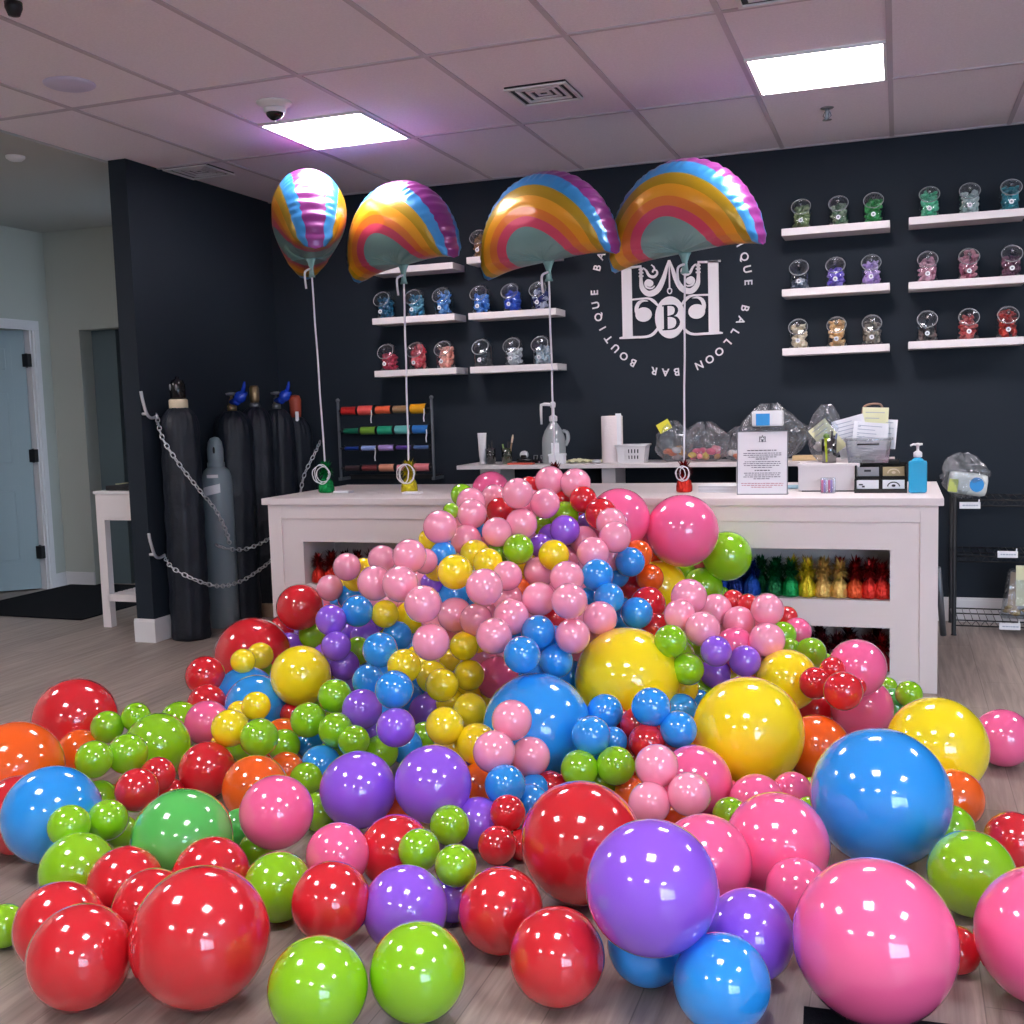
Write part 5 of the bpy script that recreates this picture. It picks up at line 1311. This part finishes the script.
('rose', -1.550, 4.095, 0.219, 0.0902, 'rose balloon in the gap between yellow bunch and giant blue balloon'),
('yellow', -1.662, 4.037, 0.168, 0.0598, 'small yellow balloon, topmost of the lower five of the long yellow bunch at heap centre'),
('palepink', -1.121, 4.352, 0.834, 0.0632, 'pale pink topmost of the pale pink five left of the blue seven, under red ones'),
('yellow', -2.276, 3.773, 0.267, 0.1230, 'golden yellow balloon left of the violet cluster'),
('violet', -2.166, 3.875, 0.373, 0.0619, 'small violet balloon, lower inner of the violet seven right of the golden yellow balloon'),
('lime', -1.758, 4.165, 0.900, 0.0349, "lime balloon, lower of the lime pair at the heap's upper left edge on the counter"),
('palepink', -1.677, 4.197, 0.885, 0.0632, "small pale pink balloon, lowest of the four pale pinks at the heap's upper left shoulder"),
('violet', -1.827, 4.098, 0.606, 0.0478, 'violet balloon in the gap under the pale pink seven'),
('blue', -1.741, 4.126, 0.553, 0.0652, "small blue balloon, lowest of the blue trio down the heap's left shoulder"),
('violet', -1.406, 4.284, 0.743, 0.0524, 'small violet balloon, leftmost of the violet four in the upper heap behind pale pinks'),
('yellow', -1.462, 4.258, 0.669, 0.0502, 'small yellow balloon, left of the yellow pair below the upper violet four'),
('blue', -1.051, 4.381, 0.668, 0.0630, 'blue rightmost of the upper four of the blue seven right of the central pale pinks'),
('red', -2.304, 3.737, 0.117, 0.0505, 'small red balloon, left of the tiny dark reds in gaps above the twin lilac balloons'),
('violet', -1.314, 4.330, 0.805, 0.0634, 'small violet balloon, topmost of the violet four in the upper heap behind pale pinks'),
('red', -0.578, 4.453, 0.493, 0.0426, 'small red balloon, middle of the small reds along the counter behind right pale pinks'),
('palepink', -0.706, 4.434, 0.469, 0.0665, 'small pale pink balloon, middle of the pale pink five right of the giant yellow balloon'),
('palepink', -1.400, 4.335, 0.916, 0.0637, 'pale pink balloon, middle of the four pale pinks at the very top of the heap'),
('blue', -1.654, 4.236, 0.813, 0.0308, "small blue balloon, middle of the blue trio down the heap's left shoulder"),
('violet', -2.212, 3.925, 0.469, 0.0648, 'small violet balloon, topmost of the violet seven right of the golden yellow balloon'),
('blue', -1.911, 4.001, 0.138, 0.0605, 'small blue balloon, rightmost of the lower blue trio above the violet pair left of centre'),
('orange', -0.511, 4.403, 0.113, 0.1132, 'orange balloon rising behind the large right yellow one'),
('palepink', -1.904, 4.127, 0.599, 0.0440, "pale pink lower inner of the pale pink seven in front of the counter's left half"),
('blue', -2.459, 3.718, 0.146, 0.1255, 'blue balloon, right of the big blue pair left of the golden yellow balloon'),
('violet', -2.169, 3.939, 0.278, 0.0650, 'small violet balloon, lowest of the violet seven right of the golden yellow balloon'),
('red', -0.318, 4.435, 0.080, 0.0796, 'small red balloon, lowest of the bright glossy red five in front of two rose balloons'),
('palepink', -1.744, 4.247, 0.828, 0.0488, "small pale pink balloon, topmost of the four pale pinks stepping down the heap's left shoulder"),
('blue', -2.134, 4.012, 0.493, 0.0678, 'small blue balloon, middle of the three blues under the leftmost pale pinks'),
('yellow', -2.031, 4.061, 0.475, 0.0592, 'small yellow balloon, lowest of the three yellows scattered along the left slope beneath pale pinks'),
('palepink', -1.258, 4.414, 0.753, 0.0621, 'pale pink middle of the pale pink five left of the blue seven, under red ones'),
('red', -1.188, 4.446, 0.861, 0.0687, 'small red balloon, rightmost of the red four near the two large rose balloons on top'),
('emerald', -0.017, 4.461, 0.100, 0.0698, "small emerald balloon among the green three at the counter's right foot"),
('lime', -2.708, 3.553, 0.109, 0.0836, 'lime balloon half hidden behind the medium lime, next to a red one'),
('red', -3.020, 3.322, 0.162, 0.1621, 'large red balloon on the bare floor at far left, behind small limes'),
('red', -0.648, 4.516, 0.492, 0.0478, 'small red balloon, leftmost of the small reds along the counter behind right pale pinks'),
('palepink', -1.718, 4.294, 0.926, 0.0624, "small pale pink balloon, leftmost of the four pale pinks at the heap's upper left shoulder"),
('blue', -1.996, 4.096, 0.375, 0.0640, 'small blue balloon, right of the upper blue pair between violets and yellow balloon'),
('orange', -1.042, 4.492, 0.686, 0.0621, 'small orange balloon, upper of the orange pair right of the blue seven'),
('palepink', -2.071, 4.134, 0.697, 0.0600, "pale pink upper inner of the pale pink seven in front of the counter's left half"),
('palepink', -1.320, 4.430, 0.681, 0.0447, 'pale pink leftmost of the pale pink five left of the blue seven, under red ones'),
('lime', -2.159, 4.047, 0.314, 0.0620, 'small lime balloon, right of the pair of limes inside the upper violet cluster'),
('lime', -0.338, 4.567, 0.275, 0.0645, "small lime balloon, rightmost of the lime three at the heap's right end near counter"),
('orange', -1.001, 4.531, 0.578, 0.0603, 'small orange balloon, lower of the orange pair right of the blue seven'),
('red', -2.677, 3.694, 0.147, 0.0818, 'small red balloon, lower of the medium red pair left of the blue pair'),
('red', -1.286, 4.519, 0.916, 0.0602, 'small red balloon, topmost of the red four near the two large rose balloons on top'),
('violet', -1.361, 4.481, 0.722, 0.0408, 'small violet balloon, middle of the violet four in the upper heap behind pale pinks'),
('yellow', -1.976, 4.199, 0.437, 0.0720, 'yellow balloon peeking from behind a pale pink, left of centre'),
('lime', -1.787, 4.364, 0.950, 0.0500, "lime balloon, upper of the lime pair at the heap's upper left edge on the counter"),
('blue', -1.126, 4.508, 0.395, 0.0586, 'blue middle of the lower three of the blue seven right of the central pale pinks'),
('lime', -0.426, 4.608, 0.282, 0.0437, "small lime balloon, middle of the lime three at the heap's right end near counter"),
('red', -1.640, 4.434, 0.874, 0.0607, 'small red balloon, left of the red pair at upper left of the heap top'),
('lime', -1.376, 4.525, 0.844, 0.0662, 'small lime balloon, rightmost of the lime four among pale pinks in the upper heap'),
('yellow', -2.598, 3.850, 0.294, 0.0526, 'small yellow balloon, left of the tiny yellow pair in front of a large red balloon'),
('blue', -1.157, 4.561, 0.583, 0.0591, 'blue middle of the upper four of the blue seven right of the central pale pinks'),
('lime', -0.838, 4.584, 0.286, 0.0583, 'small lime balloon, middle of the lime trio right of the giant yellow balloon'),
('lime', -0.041, 4.630, 0.132, 0.0427, "small lime balloon, left of the green three at the counter's right foot"),
('violet', -2.177, 4.153, 0.355, 0.0656, 'small violet balloon, rightmost of the violet seven right of the golden yellow balloon'),
('rose', -1.154, 4.623, 0.821, 0.1358, 'large rose balloon behind the red pair, near the heap top'),
('lime', -1.468, 4.535, 0.793, 0.0507, 'small lime balloon, middle of the lime four among pale pinks in the upper heap'),
('palepink', -1.342, 4.599, 0.980, 0.0682, 'pale pink balloon, rightmost of the four pale pinks at the very top of the heap'),
('red', -2.748, 3.790, 0.237, 0.0838, 'small red balloon, upper of the medium red pair left of the blue pair'),
('lime', -0.462, 4.683, 0.321, 0.0578, "small lime balloon, topmost of the lime three at the heap's right end near counter"),
('red', -1.098, 4.625, 0.521, 0.0597, 'red balloon, topmost of the red trio between blue seven and pale pinks on the right'),
('blue', -2.612, 3.878, 0.131, 0.1312, 'blue balloon, left of the big blue pair left of the golden yellow balloon'),
('rose', -0.893, 4.716, 0.760, 0.1600, 'large rose balloon leaning on the counter top, right of heap'),
('palepink', -1.695, 4.513, 0.924, 0.0604, "small pale pink balloon, middle of the four pale pinks at the heap's upper left shoulder"),
('red', -1.412, 4.619, 0.910, 0.0372, 'small red balloon, leftmost of the red four near the two large rose balloons on top'),
('palepink', -1.463, 4.610, 0.991, 0.0675, 'pale pink balloon, topmost of the four pale pinks at the very top of the heap'),
('violet', -2.271, 4.194, 0.374, 0.0505, 'small violet balloon, upper inner of the violet seven right of the golden yellow balloon'),
('red', -1.561, 4.607, 0.969, 0.0445, 'small red balloon, right of the red pair at upper left of the heap top'),
('violet', -1.313, 4.683, 0.787, 0.0563, 'small violet balloon, rightmost of the violet four in the upper heap behind pale pinks'),
('rose', -0.412, 4.779, 0.316, 0.0632, 'rose balloon peeking behind the rightmost pale pinks by the counter'),
('palepink', -2.319, 4.280, 0.636, 0.0629, 'small pale pink balloon, upper of the pale pink pair by the red tinsel weights'),
('yellow', -1.006, 4.757, 0.501, 0.1209, 'yellow balloon standing behind the orange pair'),
('red', -0.461, 4.851, 0.366, 0.0482, 'small red balloon, rightmost of the small reds along the counter behind right pale pinks'),
('red', -1.362, 4.759, 0.810, 0.0477, 'small red balloon, middle of the red four near the two large rose balloons on top'),
('yellow', -2.284, 4.375, 0.613, 0.0521, 'small yellow balloon, topmost of the three yellows scattered along the left slope beneath pale pinks'),
('lime', -0.729, 4.913, 0.624, 0.1128, 'green balloon right of the large rose one, against the counter niche'),
('lime', -0.841, 4.919, 0.478, 0.0913, 'green balloon below the large rose balloon, behind pale pinks'),
('yellow', -2.720, 4.166, 0.238, 0.0613, 'small yellow balloon, right of the tiny yellow pair in front of a large red balloon'),
('palepink', -2.501, 4.441, 0.509, 0.0619, 'small pale pink balloon, lower of the pale pink pair by the red tinsel weights'),
('lime', -2.748, 4.223, 0.162, 0.0478, 'tiny lime balloon under the tiny yellow pair'),
('blue', -2.432, 4.514, 0.455, 0.0640, 'small blue balloon, topmost of the three blues under the leftmost pale pinks'),
('red', -2.691, 4.483, 0.403, 0.1119, "red balloon against the counter's left end, under the tinsel niche"),
('yellow', -2.041, 4.757, 0.111, 0.0530, 'small yellow balloon, middle of the upper five of the long yellow bunch at heap centre'),
('red', -2.892, 4.371, 0.183, 0.1825, 'large red balloon by the gas cylinders, left of the counter'),
('lime', -2.669, 4.545, 0.257, 0.0655, 'small lime balloon, left of the pair of limes inside the upper violet cluster'),
('red', -2.676, 4.696, 0.280, 0.1041, "dark red balloon mostly hidden behind the red one at counter's left end"),
('violet', -2.840, 4.607, 0.161, 0.0877, 'violet balloon, middle of the small violet trio between large red and golden yellow balloon'),
('violet', -3.093, 4.445, 0.101, 0.0713, 'small violet balloon, leftmost of the small violet trio between large red and golden yellow balloon'),
('blue', -2.650, 4.790, 0.375, 0.0472, 'small blue balloon, leftmost of the three blues under the leftmost pale pinks'),
('yellow', -2.650, 4.870, 0.428, 0.0585, 'small yellow balloon, middle of the three yellows scattered along the left slope beneath pale pinks'),
('violet', -2.792, 4.800, 0.276, 0.0690, 'small violet balloon, leftmost of the violet seven right of the golden yellow balloon'),
('violet', -2.885, 4.750, 0.148, 0.0795, 'small violet balloon, rightmost of the small violet trio between large red and golden yellow balloon'),
('rose', -2.021, 5.339, 0.893, 0.1000, 'flattened rose balloon at the left of the heap top')
]
DEEP = [
('lime', -0.743, 4.244, 0.178, 0.0640),
('palepink', -1.641, 4.167, 0.290, 0.0640),
('lime', -0.932, 4.994, 0.534, 0.0550),
('blue', -1.193, 3.948, 0.283, 0.0640),
('rose', -0.311, 3.404, 0.094, 0.0640),
('palepink', -1.143, 4.444, 0.683, 0.0640),
('orange', -1.055, 4.869, 0.616, 0.0640),
('blue', -1.716, 4.237, 0.504, 0.0640),
('palepink', -2.072, 4.274, 0.477, 0.0640),
('palepink', -1.571, 4.095, 0.509, 0.0640),
('palepink', -1.170, 4.026, 0.496, 0.0640),
('palepink', -1.809, 4.085, 0.453, 0.0640),
('red', -2.917, 4.678, 0.254, 0.0640),
('palepink', -0.693, 4.504, 0.378, 0.0640),
('palepink', -1.784, 4.168, 0.377, 0.0640),
('palepink', -1.143, 4.100, 0.410, 0.0640),
('blue', -1.224, 3.852, 0.436, 0.0640),
('blue', -1.986, 4.197, 0.302, 0.0640),
('palepink', -1.218, 4.121, 0.321, 0.0640),
('blue', -1.277, 3.812, 0.343, 0.0640),
('blue', -1.908, 3.786, 0.308, 0.0640),
('yellow', -0.619, 4.317, 0.224, 0.0640),
('violet', -2.196, 4.016, 0.185, 0.0640),
('blue', -1.935, 4.115, 0.175, 0.0640),
('yellow', -0.779, 4.057, 0.232, 0.0640),
('yellow', -1.622, 4.147, 0.108, 0.0640),
('yellow', -1.437, 3.341, 0.175, 0.0640),
('lime', -1.932, 3.435, 0.092, 0.0640),
('rose', -0.714, 3.560, 0.149, 0.0640),
('orange', -2.026, 3.228, 0.078, 0.0640),
('lime', -0.936, 3.388, 0.083, 0.0640),
('palepink', -1.554, 4.713, 0.943, 0.0640),
('palepink', -1.492, 4.409, 0.907, 0.0640),
('red', -1.622, 4.568, 0.865, 0.0640),
('red', -1.745, 4.562, 0.829, 0.0640),
('lime', -1.528, 4.624, 0.823, 0.0640),
('palepink', -1.577, 4.704, 0.741, 0.0640),
('rose', -1.074, 4.799, 0.735, 0.0640),
('palepink', -1.679, 4.308, 0.770, 0.0640),
('violet', -1.395, 4.405, 0.761, 0.0640),
('blue', -1.818, 4.263, 0.757, 0.0640),
('yellow', -1.816, 4.364, 0.691, 0.0640),
('lime', -1.562, 4.278, 0.681, 0.0640),
('rose', -0.853, 4.975, 0.586, 0.0450),
('palepink', -1.319, 4.528, 0.632, 0.0640),
('yellow', -1.765, 4.027, 0.689, 0.0640),
('palepink', -1.946, 4.202, 0.633, 0.0640),
('yellow', -1.519, 4.356, 0.602, 0.0640),
('yellow', -2.361, 4.440, 0.560, 0.0640),
('palepink', -1.373, 4.290, 0.582, 0.0640),
('palepink', -1.216, 4.226, 0.588, 0.0640),
('lime', -0.768, 5.005, 0.433, 0.0360),
('palepink', -2.748, 4.793, 0.382, 0.0640),
('blue', -2.389, 4.623, 0.423, 0.0640),
('palepink', -2.081, 4.158, 0.516, 0.0640),
('blue', -1.150, 4.704, 0.447, 0.0640),
('palepink', -1.473, 4.212, 0.516, 0.0640),
('palepink', -1.010, 4.855, 0.359, 0.0640),
('palepink', -1.334, 3.904, 0.522, 0.0640),
('violet', -2.199, 4.267, 0.403, 0.0640),
('palepink', -0.551, 4.489, 0.412, 0.0640),
('yellow', -2.197, 4.377, 0.344, 0.0640),
('blue', -1.402, 3.951, 0.439, 0.0640),
('yellow', -1.620, 4.051, 0.392, 0.0640),
('violet', -2.744, 4.745, 0.155, 0.0640),
('yellow', -2.092, 4.855, 0.141, 0.0640),
('palepink', -1.613, 4.283, 0.273, 0.0640),
('lime', -0.817, 4.677, 0.222, 0.0640),
('lime', -0.794, 4.064, 0.355, 0.0640),
('violet', -2.274, 3.978, 0.294, 0.0640),
('palepink', -0.512, 4.351, 0.295, 0.0640),
('yellow', -1.783, 3.854, 0.338, 0.0640),
('palepink', -2.175, 4.892, 0.078, 0.0640),
('blue', -2.170, 4.137, 0.236, 0.0640),
('lime', -0.308, 4.655, 0.200, 0.0640),
('blue', -1.495, 4.223, 0.207, 0.0640),
('yellow', -2.305, 4.075, 0.191, 0.0640),
('violet', -1.927, 4.217, 0.106, 0.0640),
('lime', -2.257, 3.865, 0.135, 0.0640),
('blue', -1.830, 3.601, 0.218, 0.0640),
('blue', -0.730, 4.122, 0.147, 0.0640),
('lime', -2.001, 3.601, 0.184, 0.0640),
('yellow', -1.472, 3.714, 0.141, 0.0640),
('yellow', -1.572, 3.776, 0.108, 0.0640),
('red', -0.789, 3.658, 0.199, 0.0640),
('red', -0.918, 3.740, 0.114, 0.0640),
('yellow', -0.681, 3.715, 0.125, 0.0640),
('yellow', -2.432, 3.447, 0.065, 0.0550),
('blue', -0.966, 3.503, 0.133, 0.0640),
('red', -0.847, 3.533, 0.119, 0.0640),
('violet', -1.432, 3.430, 0.097, 0.0640),
('red', -1.074, 3.294, 0.069, 0.0640),
('rose', -0.509, 3.435, 0.058, 0.0450),
('lime', -0.258, 3.498, 0.059, 0.0550)
]
# ---------------------------------------------------------- latex balloons
def latex(n, c, sss=.12):
    m = mat('latex_' + n, c, .13, spec=.5, coat=1)
    return m
LX = dict(red=latex('red', (214, 38, 48)), rose=latex('rose', (248, 104, 158)), palepink=latex('pale_pink', (250, 160, 188)), lime=latex('lime', (140, 204, 26)), emerald=latex('emerald', (88, 194, 92)), blue=latex('blue', (40, 152, 240)), violet=latex('violet', (146, 92, 230)), yellow=latex('yellow', (255, 230, 26)), orange=latex('orange', (246, 100, 26)))
def balloon_mesh(n, m):
    """unit latex balloon: round body drawn out to a neck along -Z"""
    bm = B(); prof = []
    for k in range(m + 1):
        a = PI * k / m                      # 0 at the neck pole
        r = math.sin(a); z = -math.cos(a)
        if a < .55:                          # drawn neck
            f = 1 - a / .55
            z -= .10 * f ** 2.2; r = max(r, .055)
        prof.append((r, z))
    prof[0] = (.05, -1.10); prof[-1] = (0, 1)
    lathe(bm, [(.05, -1.10)] + prof[1:], n)
    me = bpy.data.meshes.new('latex_skin'); bmesh.ops.recalc_face_normals(bm, faces=bm.faces[:]); bm.to_mesh(me); bm.free()
    for p in me.polygons: p.use_smooth = True
    me.materials.append(LX['red']); return me
def knot_mesh():
    bm = B()
    lathe(bm, [(.045, -1.08), (.07, -1.11), (.07, -1.14), (.04, -1.16), (.05, -1.18), (.10, -1.25), (.11, -1.26), (.09, -1.25), (.03, -1.18)], 14)
    me = bpy.data.meshes.new('knot'); bmesh.ops.recalc_face_normals(bm, faces=bm.faces[:]); bm.to_mesh(me); bm.free()
    for p in me.polygons: p.use_smooth = True
    me.materials.append(LX['red']); return me
ME_S, ME_L, ME_K = balloon_mesh(28, 18), balloon_mesh(56, 36), knot_mesh()
CN = dict(red='red', rose='pink', palepink='pale pink', lime='lime', emerald='emerald', blue='blue', violet='violet', yellow='yellow', orange='orange')
q = random.Random(3)
for col, x, y, z, r, lab in BALLOONS:
    me = ME_L if r > .085 else ME_S
    o = link(bpy.data.objects.new('latex_balloon', me))
    o.location = (x, y, z); o.scale = (r, r, r)
    ax = Vector((x, y, z - 1.3)).normalized() + Vector((q.uniform(-.3, .3), q.uniform(-.1, .2), q.uniform(-.2, .2)))   # the knot points into the heap
    o.rotation_euler = (-ax).to_track_quat('Z', 'Y').to_euler()
    smat(o, LX[col])
    tag(o, lab, 'balloon', ('large ' if r > .085 else 'small ') + CN[col] + ' latex balloons')
    if r > .085:
        k = link(bpy.data.objects.new('knot', ME_K)); k.parent = o; smat(k, LX[col])

bm = B(); order = list(LX)
for col, x, y, z, r in DEEP: sphere(bm, (x, y, z), r, 20, 14, mi=order.index(col))
tag(obj('deep_balloons', bm, [LX[c] for c in order], None, True), 'deeper balloons of mixed colours glimpsed only in gaps between the heap\'s front balloons', 'balloons', None, 'stuff')

# ---------------------------------------------------------- camera and light
cam = bpy.data.cameras.new('camera'); co = link(bpy.data.objects.new('camera', cam))
cr, cu, cf = CAMROT
M = Matrix(((cr[0], cu[0], -cf[0], 0), (cr[1], cu[1], -cf[1], 0), (cr[2], cu[2], -cf[2], 1.322), (0, 0, 0, 1)))
co.matrix_world = M
cam.sensor_width = 36; cam.lens = 36 * 1087.0 / 1024; cam.clip_start = .05
scene.camera = co
w = bpy.data.worlds.new('daylight'); scene.world = w; w.use_nodes = True
bg = w.node_tree.nodes['Background']; bg.inputs[0].default_value = (.62, .78, 1, 1); bg.inputs[1].default_value = 10
pl = bpy.data.lights.new('window_portal', 'AREA'); pl.shape = 'RECTANGLE'; pl.size = WX1 - WX0; pl.size_y = WZ1 - WZ0; pl.cycles.is_portal = True
po = link(bpy.data.objects.new('window_portal', pl)); po.location = ((WX0 + WX1) / 2, YF - .12, (WZ0 + WZ1) / 2); po.rotation_euler = (R_(90), 0, 0)
vs = scene.view_settings; vs.view_transform = 'Standard'; vs.look = 'None'; vs.gamma = 1; vs.use_curve_mapping = False; vs.exposure = .80
scene.cycles.max_bounces = 8; scene.cycles.transparent_max_bounces = 24; scene.cycles.caustics_reflective = False; scene.cycles.caustics_refractive = False
scene.cycles.use_denoising = True
scene.cycles.sample_clamp_indirect = 4
